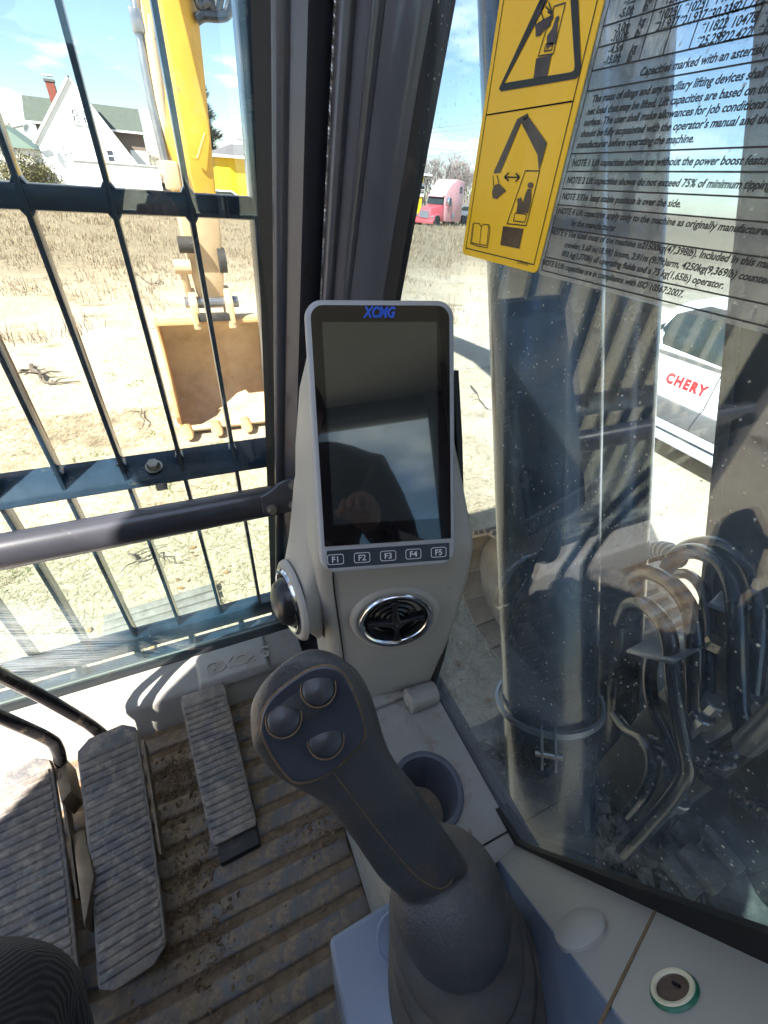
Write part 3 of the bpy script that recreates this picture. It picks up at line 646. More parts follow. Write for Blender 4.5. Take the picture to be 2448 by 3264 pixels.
for z0, z1, y in ((-0.790, -0.752, YG), (-0.865, -0.832, YG)):
    MB().bmm((-0.84, y - 0.016, z0), (0.118, y + 0.016, z1)).build('bottom_rail', MATS['guard_paint'], gd, bevel=0.003)
for i in range(9):
    MB().bmm((0.10 - i * 0.105 - 0.006, YG - 0.010, -0.833), (0.10 - i * 0.105 + 0.006, YG + 0.010, -0.789)).build('rail_stub', MATS['guard_paint'], gd)
side = MB(); side.loft([[V((a, YG - 0.020, z)), V((a + 0.026, YG - 0.020, z)), V((a + 0.026, YG + 0.018, z)), V((a, YG + 0.018, z))] for a, z in ((0.090, -0.87), (0.132, 0.56))])
side.build('side_frame', MATS['guard_paint'], gd, bevel=0.003)
for x in gx[:6]:                                                    # weld fillets where bars meet the rails
    for z in (-0.019, -0.042, -0.366, -0.402):
        w = MB(); sgn = 1 if z in (-0.019, -0.366) else -1
        w.loft([[V((x - 0.008, YG + d, z)), V((x + 0.008, YG + d, z)), V((x + 0.0034, YG + d, z + sgn * 0.007)), V((x - 0.0034, YG + d, z + sgn * 0.007))] for d in (-0.010, 0.010)])
        w.build('weld', MATS['guard_paint'], gd, bevel=0.002)

# ================================================================ floor mat with raised ridges
fm = thing('floor_mat', 'dirty dark rubber floor mat with wide raised cross ridges under the pedals', 'floor mat', (-0.3, 0.1, ZF - 0.012))
MB().bmm((-0.86, -0.60, ZF - 0.012), (0.084, ys - 0.014, ZF - 0.002)).build('mat_base', MATS['mat_groove'], fm)
rg0 = None; y = ys - 0.040; k = 0
while y > -0.55:
    w = 0.030
    if rg0 is None:
        m_ = MB(); m_.loft([[V((x, -w / 2, 0)), V((x, w / 2, 0)), V((x, w / 2 - 0.003, 0.0062)), V((x, -w / 2 + 0.003, 0.0062))] for x in [-0.86 + 0.944 * i / 8 for i in range(9)]])
        sv = ORG[fm.name].copy(); ORG[fm.name] = V((0, 0, 0)); rg0 = m_.build('mat_ridge', MATS['mat_rubber'], fm, bevel=0.0012, seg=1); ORG[fm.name] = sv
        rg0.location = V((0, y, ZF - 0.002)) - sv
    else:
        o = share(rg0, fm); o.location = V((random.uniform(-.004, .004), y, ZF - 0.002)) - ORG[fm.name]
    y -= 0.0405; k += 1
# loose dirt on the mat
def clods(name, label, spots, n, smin, smax, m, seed, z=ZF + 0.004):
    rnd = random.Random(seed); mb = MB()
    for _ in range(n):
        cx, cy, rx, ry = rnd.choice(spots); a = rnd.uniform(0, 2 * pi); q = rnd.random() ** 0.7
        c = V((cx + cos(a) * rx * q, cy + sin(a) * ry * q, z + rnd.uniform(-.002, .002))); s = smin + (smax - smin) * rnd.random() ** 3
        vs = [c + V((rnd.uniform(-1, 1), rnd.uniform(-1, 1), rnd.uniform(-.5, .8))).normalized() * s * rnd.uniform(.7, 1.2) for _ in range(6)]
        mb.add(vs, [(0, 1, 2), (0, 2, 3), (0, 3, 4), (0, 4, 1), (5, 2, 1), (5, 3, 2), (5, 4, 3), (5, 1, 4)])
    o = mb.build(name, m, None, smooth=0); return tag(o, label, 'dirt', kind='stuff')
sp1, sp2, sp3, sp4 = P_z(560, 2480, ZF), P_z(600, 2820, ZF), P_z(640, 3000, ZF), P_z(1100, 2620, ZF)
clods('loose_dirt', 'crumbs and clods of brown dirt on the floor mat between pedals and joystick',
      [(sp1.x, sp1.y, .035, .035), (sp1.x, sp1.y, .03, .03), (sp2.x, sp2.y, .045, .05), (sp3.x, sp3.y, .05, .05), (sp4.x - .05, sp4.y, .06, .03), (-0.1, 0.12, .14, .1), (-0.12, .35, .05, .1), (-0.17, 0.30, .05, .14), (-0.16, .42, .07, .05)], 2800, 0.0006, 0.0058, MATS['clod'], 4)

# ================================================================ pedals
def pedal(name, label, px, zs, nr, base=None, curve=0.0, thick=0.010, endr=0.018):
    """px: far-left, far-right, near-right, near-left; zs: far, near heights"""
    fl, fr, nr_, nl = [P_z(x, y, z) for (x, y), z in zip(px, (zs[0], zs[0], zs[1], zs[1]))]
    t = thing(name, label, 'pedal', ((fl.x + fr.x) / 2, (fl.y + nl.y) / 2, ZF), group='floor pedals in front of the seat')
    def pt(u, v):
        p = fl.lerp(fr, u).lerp(nl.lerp(nr_, u), v); p.z += curve * sin(pi * v) ; return p
    # rounded outline pad
    rows = []
    N = 28
    L_ = (fl - nl).length; W_ = (fr - fl).length
    pad = MB(); ringsT = []
    for j in range(N + 1):
        v = j / N; d = min(v, 1 - v) * L_; ins = 0.0
        if d < endr: ins = (endr - math.sqrt(max(0, endr ** 2 - (endr - d) ** 2))) / W_
        a, b_ = pt(ins, v), pt(1 - ins, v); nrm = V((0, -(fl.z - nl.z) / L_, 1)).normalized()
        ringsT.append([a, b_, b_ - nrm * thick, a - nrm * thick])
    pad.loft(ringsT); pad = pad.build('pad', MATS['pedal_rubber'], t, bevel=0.0015, smooth=60)
    for j in range(nr):
        v = 0.07 + 0.89 * (j + 0.5) / nr; dv = 0.89 / nr * 0.435
        a, b_ = pt(0.04, v - dv), pt(0.96, v - dv); c, d = pt(0.96, v + dv), pt(0.04, v + dv); up_ = V((0, 0, 0.0030))
        r = MB(); k0 = [a, b_, c, d]; cen = (a + b_ + c + d) / 4
        r.loft([[p - V((0, 0, .001)) for p in k0], [p + up_ - (p - cen).project(c - b_) * 0.3 for p in k0]])
        r.build('tread_rib', MATS['pedal_rubber'], pad, bevel=0.0008, seg=1)
    return t, pt
ped0, pt0 = pedal('travel_pedal', 'ribbed dirty rubber travel pedal at the left edge, beside the dark trouser leg', ((-110, 2520), (158, 2395), (262, 3230), (-60, 3380)), (-0.715, -0.800), 25, curve=-0.012)
ped1, pt1 = pedal('travel_pedal', 'long ribbed rubber travel pedal in the middle, dusty grey with curved heel', ((240, 2372), (428, 2292), (534, 3048), (312, 3195)), (-0.715, -0.805), 26, curve=-0.014)
ped2, pt2 = pedal('foot_rest_pedal', 'narrow straight ribbed black pedal nearest the joystick', ((572, 2222), (712, 2172), (820, 2628), (676, 2700)), (-0.770, -0.815), 21, endr=0.004, thick=0.012)
q = [pt2(0, 1), pt2(1, 1)]
MB().prism([q[0] + V((0.006, 0.06, -0.012)), q[0] + V((0.006, -0.022, -0.014)), q[1] + V((-0.002, -0.022, -0.014)), q[1] + V((-0.002, 0.06, -0.012))], (0, 0, -0.028)).build('pedal_base', MATS['pedal_black'], ped2, bevel=0.003)
q = [pt2(0, 0), pt2(1, 0)]
MB().beam(pt2(.5, .3) - V((0, 0, .015)), V((pt2(.5, .3).x, pt2(.5, .3).y, ZF)), 0.05, 0.03).build('pedal_stem', MATS['bracket_steel'], ped2)
for p_, pt in ((ped0, pt0), (ped1, pt1)):
    e = pt(1, .10) ; e2 = pt(1, .62)
    m_ = MB(); m_.loft([[p + V((0.004, 0, -0.004)), p + V((0.007, 0, -0.004)), p + V((0.007, 0, -0.030)), p + V((0.004, 0, -0.030))] for p in (e, pt(1, .36), e2)])
    m_.build('side_flange', MATS['bracket_steel'], p_)
    c = pt(.5, .55); MB().beam(c - V((0, 0, .012)), V((c.x, c.y + 0.02, ZF)), 0.05, 0.05).build('pedal_stem', MATS['bracket_steel'], p_)
# bracket beside the left pedal
c = [P_z(x, y, -0.735) for x, y in ((165, 2420), (205, 2408), (228, 2520), (195, 2560))]
MB().prism(c, (0, 0, -0.05)).build('lever_bracket', MATS['bracket_steel'], ped0, bevel=0.002)
c = [P_z(x, y, -0.77) for x, y in ((228, 2660), (268, 2640), (300, 2790), (268, 2960))]
MB().prism(c, (0, 0, -0.06)).build('lever_bracket', MATS['bracket_steel'], ped1, bevel=0.002)
# travel levers
l1 = [P_z(330, 2345, -0.745), P_z(290, 2312, -0.718), P_z(255, 2290, -0.69), P_z(120, 2212, -0.60), P_z(0, 2150, -0.52), P_z(-220, 2030, -0.38), P_z(-420, 1900, -0.22)]
MB().tube(smooth_path(l1, 5), 0.0085, 14).build('lever', MATS['lever_paint'], ped1, smooth=60)
l0 = [P_z(196, 2470, -0.755), P_z(192, 2420, -0.73), P_z(180, 2380, -0.705), P_z(150, 2352, -0.685), P_z(0, 2284, -0.61), P_z(-250, 2170, -0.46), P_z(-500, 2050, -0.28)]
MB().tube(smooth_path(l0, 5), 0.0085, 14).build('lever', MATS['lever_paint'], ped0, smooth=60)

# ================================================================ joystick
joy = thing('joystick', 'black joystick with three round thumb buttons and ribbed rubber boot on a blue-grey box', 'joystick', (0.095, -0.02, -0.475))
DS = 2448 / 1659.0
C0 = (682.0, 1565.0); uh = V((0.66, 0.75)); vh = V((0.75, -0.66)); uh.normalize(); vh.normalize()
def jt(u): return 0.245 + 0.062 * max(0, (u + 60)) / 460.0
def jp(u, v, w=0.0):
    x = (C0[0] + uh.x * u + vh.x * v) * DS; y = (C0[1] + uh.y * u + vh.y * v) * DS
    r = ray(x, y); return r * jt(u) - r.normalized() * (w - 0.030 * max(0.0, (u - 440) / 60.0) ** 1.5)
secs = [(-146, -12, 44, .004), (-136, -52, 88, .011), (-118, -84, 112, .0155), (-92, -106, 130, .0185), (-57, -131, 141, .0205), (-20, -139, 144, .021), (30, -137, 133, .021),
        (85, -119, 108, .021), (120, -106, 92, .021), (167, -100, 78, .0205), (245, -104, 74, .0205), (307, -112, 66, .021), (345, -115, 60, .023), (400, -108, 54, .025), (440, -94, 44, .025), (470, -70, 26, .022), (495, -40, 5, .016)]
def jsec(u, a, b_, h, n=28, front=1.0):
    c = (a + b_) / 2; hw = (b_ - a) / 2; out_ = []
    for j in range(n):
        t = 2 * pi * j / n; ct, st_ = cos(t), sin(t)
        ex_ = 0.72
        x = hw * math.copysign(abs(ct) ** ex_, ct); y = h * math.copysign(abs(st_) ** ex_, st_)
        out_.append(jp(u, c + x, y - h + 0.002))
    return out_
def cr(vals, t):
    i = int(t); f = t - i; i = min(i, len(vals) - 2)
    if int(t) >= len(vals) - 1: i = len(vals) - 2; f = 1.0
    p = [vals[max(i - 1, 0)], vals[i], vals[i + 1], vals[min(i + 2, len(vals) - 1)]]
    return tuple(0.5 * ((2 * b_) + (c - a) * f + (2 * a - 5 * b_ + 4 * c - d) * f * f + (-a + 3 * b_ - 3 * c + d) * f ** 3) for a, b_, c, d in zip(*p))
gp = MB(); gp.loft([jsec(*cr(secs, i / 4)) for i in range(4 * (len(secs) - 1) + 1)])
cc = P_t(1432, 2868, 0.336); wv_ = -cc.normalized()
ia, ib = V((0.38, 0.92)), V((0.92, -0.38))
e1 = (CR * ia.x - CU * ia.y); e1 = (e1 - wv_ * e1.dot(wv_)).normalized(); e2 = wv_.cross(e1)
rings = []
for k_ in range(13):
    th = pi / 2 * k_ / 12 if k_ < 11 else pi / 2
    sx_, cz_ = sin(th), cos(th)
    if k_ == 0: sx_ = 0.02
    dz_ = {11: -0.006, 12: -0.010}.get(k_, 0.0); sc_ = {11: 0.985, 12: 0.90}.get(k_, 1.0)
    rings.append([cc + e1 * (0.0530 * sx_ * sc_ * cos(a)) + e2 * (0.0470 * sx_ * sc_ * sin(a)) + wv_ * (0.044 * cz_ - 0.010 + dz_) for a in [2 * pi * q_ / 44 for q_ in range(44)]])
gp.loft(rings)
grip = gp.build('grip', MATS['grip_rubber'], joy, smooth=70)
rmm = grip.modifiers.new('blend', 'REMESH'); rmm.mode = 'VOXEL'; rmm.voxel_size = 0.0016; rmm.use_smooth_shade = True
smm = grip.modifiers.new('soften', 'SMOOTH'); smm.factor = 0.5; smm.iterations = 12
# button plate: rounded outline in px, slightly proud
pp = [(562, 1575), (568, 1540), (590, 1505), (640, 1465), (672, 1447), (705, 1440), (735, 1452), (755, 1480), (775, 1530), (786, 1575), (782, 1600), (750, 1635), (712, 1668), (672, 1685), (640, 1688), (618, 1672), (585, 1625)]
def jd(x, y, w=0.0):
    dx_, dy_ = x - C0[0], y - C0[1]; u = dx_ * uh.x + dy_ * uh.y; v = dx_ * vh.x + dy_ * vh.y
    return jp(u, v, w)
def ringpx(pts, w, k=1.0, n=3):
    cx_ = sum(p[0] for p in pts) / len(pts); cy_ = sum(p[1] for p in pts) / len(pts)
    q = [V((cx_ + (x - cx_) * k, cy_ + (y - cy_) * k, 0)) for x, y in pts]
    q = smooth_path(q + [q[0]], n)[:-1]
    return [jd(p.x, p.y, w) for p in q]
pl = MB(); pl.loft([ringpx(pp, 0.0005), ringpx(pp, 0.0030), ringpx(pp, 0.0036, 0.97), ringpx(pp, 0.0030, 0.93)])
plate = pl.build('button_plate', MATS['grip_plate'], grip, smooth=50)
gr_ = MB(); gr_.loft([ringpx(pp, 0.0022, 1.045), ringpx(pp, 0.0027, 1.005)], cap=False); gr_.build('plate_groove', MATS['grime'], grip)
wd = -ray(1010, 2300).normalized()
for (x, y, r) in ((688, 1487, 34), (613, 1552, 35), (704, 1596, 35)):
    o = jd(x, y, 0.0032); rad = (jd(x + r, y, 0.0032) - o).length
    b_ = MB(); b_.lathe([(rad * 1.0, -0.002), (rad * 1.0, 0.0004), (rad * 0.95, 0.0012), (rad * 0.7, 0.0021), (rad * 0.3, 0.0030), (0.0, 0.0033)], o, wd, 36); b_ = b_.build('thumb_button', MATS['button_plastic'], plate, smooth=60)
    g_ = MB(); g_.lathe([(rad * 1.03, -0.001), (rad * 1.05, 0.0004), (rad * 1.10, 0.0004), (rad * 1.14, -0.001)], o, wd, 36); g_.build('button_surround', MATS['grime'], b_)
# moulding seams
def seam_px(pts, r, lift, par, name='mould_seam'):
    pts = smooth_path([V((x, y, 0)) for x, y in pts], 5); m_ = MB(); m_.tube([jd(p.x, p.y, lift) for p in pts], r, 6); return m_.build(name, MATS['grime'], par)
seam_px([(720, 1668), (745, 1702), (800, 1775), (850, 1838), (900, 1893), (940, 1918), (962, 1916), (974, 1905), (978, 1893)], 0.0005, 0.0023, grip)
seam_px([(621, 1477), (612, 1455), (605, 1437)], 0.0005, -0.0005, grip)
# collar and boot
jb = P_t(1405, 2830, 0.302); ja = (jd(682, 1565) - jb).normalized()
bp = [V((0.097, 0.050, -0.405)), V((0.100, 0.036, -0.428)), V((0.100, 0.012, -0.452)), V((0.098, -0.020, -0.474))]
ax0 = V((-0.30, 0.34, 0.89)).normalized()
bt = MB(); NB = 84; rings = []
for k_ in range(NB + 1):
    t = k_ / NB; x_px = (974 + 62 * t) * DS; y_px = (1972 + 250 * t) * DS
    c_ = P_t(x_px, y_px, 0.346 + 0.012 * t); g_ = (0.0110 * abs(sin(t * pi * 5.0)) ** 0.6) - 0.005
    g_ += 0.0006 * noise.noise(V((t * 9, 0, 0)))
    rings.append([c_ + e1 * ((0.0535 + 0.026 * t + g_) * cos(a)) + e2 * ((0.0440 + 0.028 * t + g_) * sin(a)) - wv_ * 0.012 for a in [2 * pi * q_ / 48 for q_ in range(48)]])
bt.loft(rings); bt.build('boot', MATS['boot_rubber'], joy, smooth=70)
# box under the joystick
zt = -0.560
c1 = P_z(1048, 2990, zt)
bx = MB(); tp = [V((c1.x, c1.y, zt)), V((0.176, c1.y + 0.004, zt)), V((0.224, -0.09, zt)), V((0.228, -0.42, zt)), V((-0.02, -0.42, zt))]
bx.loft([[p + V((0, 0, -0.29)) for p in tp], tp]); box = bx.build('joystick_box', MATS['box_plastic'], joy, bevel=0.005, seg=3)
bsd = MB(); bsd.prism([SLE[0] - N2 * .0005, SLE[1] - N2 * .0005, V((SLE[1].x, SLE[1].y, -0.6)), V((SLE[0].x, SLE[0].y, -0.6))], (0.004, 0, 0)); bsd.build('box_side', MATS['box_plastic'], joy)
ro = P_z(1262, 2985, zt); MB().lathe([(0.0, 0.003), (0.017, 0.003), (0.0185, 0.0015), (0.0185, -0.001)], ro, (0, 0, 1), 32).build('round_boss', MATS['box_plastic'], box, smooth=40)
# ================================================================ seat and the person sitting in it (only a knee reaches the picture)
seat = thing('operator_seat', 'dark cloth operator seat with tall backrest behind the joystick', 'seat', (-0.33, -0.45, ZF))
MB().bmm((-0.57, -0.62, -0.60), (-0.09, -0.12, -0.47)).build('cushion', MATS['seat_cloth'], seat, bevel=0.04, seg=3, smooth=60)
bk = MB(); bk.loft([[V((x, y, z)) for x, y in ((-0.33 - w, yy), (-0.33 + w, yy), (-0.33 + w * .9, yy + 0.10), (-0.33 - w * .9, yy + 0.10))] for z, w, yy in ((-0.52, .23, -0.70), (-0.2, .24, -0.74), (0.1, .21, -0.80))])
bk.build('backrest', MATS['seat_cloth'], seat, bevel=0.03, seg=3, smooth=60)
MB().bmm((-0.44, -0.83, 0.12), (-0.22, -0.74, 0.30)).build('headrest', MATS['seat_cloth'], seat, bevel=0.03, seg=3, smooth=60)
MB().bmm((-0.52, -0.6, ZF), (-0.14, -0.16, -0.60)).build('seat_base', MATS['pedal_black'], seat, bevel=0.02)
mat('jacket', (0.02, 0.021, 0.026), 0.9, var=0.3, bump=0.4, bs=200)
mat('skin', (0.30, 0.15, 0.11), 0.55, var=0.1)
per = thing('person', 'seated person in black corduroy trousers whose knee shows at the lower left', 'person', (-0.33, -0.3, -0.47))
def limb(mb, pts, n=20):
    """pts: (centre, rx, rz-like radius) -> swept ellipse"""
    ps = smooth_path([V(p[0]) for p in pts], 5); m_ = len(pts); rs = []
    for i in range(len(ps)):
        t = i / 5; k = min(int(t), m_ - 2); f = t - k; a, b_ = pts[k], pts[k + 1]
        f = f * f * (3 - 2 * f); rs.append(a[1] + (b_[1] - a[1]) * f)
    mb.tube(ps, rs, n)
def body(parent):
    # one continuous skinned surface
    J = {'pelvis': (-0.33, -0.52, -0.36, .15), 'belly': (-0.31, -0.53, -0.16, .145), 'chest': (-0.17, -0.48, 0.06, .175), 'neck': (-0.19, -0.48, 0.24, .06), 
         'hipR': (-0.235, -0.46, -0.385, .095), 'thighR': (-0.235, -0.20, -0.385, .088), 'kneeR': (-0.226, 0.090, -0.410, .074), 'kneeR2': (-0.230, 0.112, -0.480, .070), 'calfR': (-0.240, 0.03, -0.63, .064), 'ankR': (-0.245, -0.08, -0.77, .045), 'heelR': (-0.245, -0.09, -0.81, .04), 'toeR': (-0.245, 0.03, -0.82, .035),
         'hipL': (-0.425, -0.46, -0.385, .095), 'thighL': (-0.45, -0.22, -0.375, .085), 'kneeL': (-0.50, 0.00, -0.41, .066), 'calfL': (-0.52, 0.02, -0.60, .062), 'ankL': (-0.52, 0.02, -0.77, .045), 'toeL': (-0.52, 0.16, -0.81, .035),
         'shR': (0.0, -0.47, 0.12, .075), 'elR': (0.08, -0.42, -0.14, .05), 'wrR': (0.02, -0.24, -0.08, .032), 'shL': (-0.36, -0.49, 0.13, .07), 'elL': (-0.56, -0.40, -0.14, .05), 'wrL': (-0.48, -0.18, -0.27, .032)}
    E_ = [('pelvis', 'belly'), ('belly', 'chest'), ('chest', 'neck'), ('pelvis', 'hipR'), ('hipR', 'thighR'), ('thighR', 'kneeR'), ('kneeR', 'kneeR2'), ('kneeR2', 'calfR'), ('calfR', 'ankR'), ('ankR', 'heelR'), ('heelR', 'toeR'),
          ('pelvis', 'hipL'), ('hipL', 'thighL'), ('thighL', 'kneeL'), ('kneeL', 'calfL'), ('calfL', 'ankL'), ('ankL', 'toeL'), ('chest', 'shR'), ('shR', 'elR'), ('elR', 'wrR'), ('chest', 'shL'), ('shL', 'elL'), ('elL', 'wrL')]
    k = list(J); org = ORG[parent.name]
    me = bpy.data.meshes.new('body'); me.from_pydata([tuple(V(J[q][:3]) - org) for q in k], [(k.index(a), k.index(b_)) for a, b_ in E_], [])
    o = bpy.data.objects.new('body', me); COL.objects.link(o); o.parent = parent; ORG[o.name] = org
    sk = o.modifiers.new('skin', 'SKIN'); sk.use_smooth_shade = True
    for i, q in enumerate(k): me.skin_vertices[0].data[i].radius = (J[q][3], J[q][3])
    me.skin_vertices[0].data[0].use_root = True
    sb = o.modifiers.new('sub', 'SUBSURF'); sb.levels = 3; sb.render_levels = 3
    tx_ = bpy.data.textures.new('folds', 'CLOUDS'); tx_.noise_scale = 0.06; tx_.noise_depth = 1
    dm = o.modifiers.new('folds', 'DISPLACE'); dm.texture = tx_; dm.strength = 0.012; dm.mid_level = 0.5; dm.texture_coords = 'LOCAL'
    me.materials.append(MATS['corduroy']); return o
body(per)
hd = MB(); hc = V((-0.24, -0.50, 0.38))
hd.grid(lambda u, v: hc + V((0.075 * sin(pi * v) * cos(2 * pi * u), 0.095 * sin(pi * v) * sin(2 * pi * u) * (1.0), 0.12 * cos(pi * v) )), 20, 14)
hd.lathe([(0.0, 0.024), (0.010, 0.014), (0.014, 0.0)], hc + V((0, 0.088, -0.01)), (0, 1, -0.3), 10)
hd = hd.build('head', MATS['skin'], per, smooth=60)
hr = MB(); hr.grid(lambda u, v: hc + V((0, -0.012, 0.012)) + V((0.082 * sin(pi * v * .55) * cos(2 * pi * u), 0.098 * sin(pi * v * .55) * sin(2 * pi * u), 0.122 * cos(pi * v * .55))), 20, 8); hr.build('hair', MATS['jacket'], hd, smooth=60)
for (wr_, fw_) in ((V((0.02, -0.24, -0.08)), V((0.0, 1, 0.1))), (V((-0.48, -0.18, -0.27)), V((0.1, 1, -0.3)))):
    fw_ = fw_.normalized(); sd = fw_.cross(V((0, 0, 1))).normalized(); h_ = MB()
    h_.tube([wr_ - fw_ * 0.02, wr_ + fw_ * 0.02, wr_ + fw_ * 0.05, wr_ + fw_ * 0.085], [0.026, 0.032, 0.036, 0.030], 12)
    for i, ln_ in enumerate((0.055, 0.065, 0.062, 0.048)):
        b_ = wr_ + fw_ * 0.075 + sd * (0.027 - 0.018 * i)
        h_.tube([b_, b_ + fw_ * ln_ * 0.5, b_ + fw_ * ln_ * 0.8 - V((0, 0, 0.012)), b_ + fw_ * ln_ * 0.9 - V((0, 0, 0.03))], [0.009, 0.0085, 0.008, 0.006], 8)
    b_ = wr_ + fw_ * 0.02 - sd * 0.026; h_.tube([b_, b_ - sd * 0.02 + fw_ * 0.025, b_ - sd * 0.022 + fw_ * 0.055 - V((0, 0, .008))], [0.012, 0.0105, 0.008], 8)
    h_.build('hand', MATS['skin'], per, smooth=60)
# ================================================================ ground
m, nt, out = nodes('sandy_ground'); L = nt.links
b = nt.nodes.new('ShaderNodeBsdfPrincipled'); tc = nt.nodes.new('ShaderNodeTexCoord'); co = tc.outputs['Object']
sand = mixc(nt, ramp(nt, nz(nt, 0.9, 8, 0.65, co), 0.32, 0.68), (0.43, 0.345, 0.235), (0.54, 0.46, 0.335))
sand = mixc(nt, ramp(nt, nz(nt, 0.35, 6, 0.6, co), 0.55, 0.72), sand, (0.46, 0.41, 0.34))
sand = mixc(nt, ramp(nt, nz(nt, 24, 6, 0.7, co), 0.50, 0.75), sand, (0.36, 0.29, 0.19))
thatch = mixc(nt, ramp(nt, nz(nt, 6, 8, 0.72, co), 0.32, 0.68), (0.15, 0.112, 0.07), (0.31, 0.25, 0.165))
sx = nt.nodes.new('ShaderNodeSeparateXYZ'); L.new(co, sx.inputs[0])
md = nt.nodes.new('ShaderNodeMath'); md.operation = 'MULTIPLY_ADD'; md.inputs[1].default_value = 14.0; L.new(nz(nt, 0.22, 6, 0.6, co), md.inputs[0]); L.new(sx.outputs['Y'], md.inputs[2])
far = ramp(nt, md.outputs[0], 0.0, 1.0)
mr_ = nt.nodes.new('ShaderNodeMapRange'); mr_.inputs['From Min'].default_value = 17.5; mr_.inputs['From Max'].default_value = 27.0; L.new(md.outputs[0], mr_.inputs['Value'])
c = mixc(nt, mr_.outputs[0], sand, thatch)
pat = ramp(nt, nz(nt, 0.7, 7, 0.7, co), 0.56, 0.66); c = mixc(nt, pat, c, thatch)
L.new(c, b.inputs['Base Color']); b.inputs['Roughness'].default_value = 0.95; b.inputs['Specular IOR Level'].default_value = 0.15
bn = nt.nodes.new('ShaderNodeBump'); bn.inputs['Strength'].default_value = 0.8; bn.inputs['Distance'].default_value = 0.03
L.new(nz(nt, 14, 8, 0.7, co), bn.inputs['Height']); L.new(bn.outputs[0], b.inputs['Normal']); L.new(b.outputs[0], out.inputs[0])
def gz(x, y):
    r = math.hypot(x - 1.5, y - 2.5); k = min(1.0, max(0.0, (r - 3.0) / 6.0))
    return GROUND + k * (0.05 * noise.noise(V((x * .35, y * .35, 0))) + 0.02 * noise.noise(V((x * 1.3, y * 1.3, 3)))) - 0.006
gm = MB()
def axis(lo, hi, core0, core1, step):
    a = []; t = core0
    while t <= core1: a.append(t); t += step
    s = step; t = core1
    while t < hi: s *= 1.35; t += s; a.append(min(t, hi))
    s = step; t = core0
    while t > lo: s *= 1.35; t -= s; a.insert(0, max(t, lo))
    return a
gxs, gys = axis(-450, 500, -6, 12, 0.4), axis(-300, 600, -3, 18, 0.4)
b0 = len(gm.v)
for y in gys:
    for x in gxs: gm.v.append(V((x, y, gz(x, y))))
nx = len(gxs)
for j in range(len(gys) - 1):
    for i in range(nx - 1): gm.f.append((j * nx + i, j * nx + i + 1, (j + 1) * nx + i + 1, (j + 1) * nx + i))
gr = gm.build('ground', MATS['sandy_ground'], None, smooth=60, kind='structure'); gr['label'] = 'pale sandy lot with patches of dead grass'

def leafmat(name, c0, c1, scale=1.5):
    m, nt, out = nodes(name); L = nt.links; b = nt.nodes.new('ShaderNodeBsdfPrincipled'); tc = nt.nodes.new('ShaderNodeTexCoord')
    L.new(mixc(nt, ramp(nt, nz(nt, scale, 5, 0.7, tc.outputs['Object']), 0.3, 0.7), c0, c1), b.inputs['Base Color']); b.inputs['Roughness'].default_value = 0.8; b.inputs['Specular IOR Level'].default_value = 0.2
    L.new(b.outputs[0], out.inputs[0]); return m
leafmat('straw', (0.16, 0.115, 0.06), (0.52, 0.42, 0.27), 9.0)
leafmat('straw_field', (0.16, 0.12, 0.075), (0.38, 0.31, 0.205), 0.9)
leafmat('weed_green', (0.07, 0.11, 0.03), (0.14, 0.18, 0.07), 4.0)
# flat straw litter close by
rnd = random.Random(5); lit = MB()
def blade(mb, p, d, l, w, up):
    s = d.cross(V((0, 0, 1))); s = (s.normalized() if s.length > 1e-4 else V((1, 0, 0))) * w
    q = p + d * l + V((0, 0, up)); mb.add([p - s, p + s, q], [(0, 1, 2)])
def dens(x, y): return noise.noise(V((x * .8, y * .8, 7.0))) + 0.6 * noise.noise(V((x * 2.7, y * 2.7, 1.0)))
cnt = 0
while cnt < 52000:
    if rnd.random() < 0.55: x, y = rnd.uniform(-2.6, 3.2), rnd.uniform(0.75, 6)
    else: x, y = rnd.uniform(-5, 10), rnd.uniform(1, 14)
    if dens(x, y) < rnd.uniform(-0.6, 0.55): continue
    if 4.75 < y < 6.2 and -0.25 < x < 1.0: continue
    a = rnd.uniform(0, 2 * pi); l = rnd.uniform(0.03, 0.13) * (1 if y < 6 else 1.5)
    blade(lit, V((x, y, gz(x, y) + 0.003)), V((cos(a), sin(a), 0)), l, rnd.uniform(0.0010, 0.0024) * (1 if y < 5 else 1.7), rnd.uniform(0.0, 0.035)); cnt += 1
for _ in range(9000):                                             # coarser dead stalks close to the machine
    x, y = (rnd.uniform(0.5, 2.6), rnd.uniform(0.3, 2.8)) if rnd.random() < .6 else (rnd.uniform(-1.8, 0.6), rnd.uniform(0.9, 3.2))
    a = rnd.uniform(0, 2 * pi); blade(lit, V((x, y, gz(x, y))), V((cos(a), sin(a), 0)), rnd.uniform(.03, .16), rnd.uniform(.0012, .003), rnd.uniform(0, .07))
tag(lit.build('straw_litter', MATS['straw'], None, smooth=0), 'dry straw and dead grass stalks scattered over the near sandy ground', 'litter', kind='stuff')
fld = MB(); cnt = 0
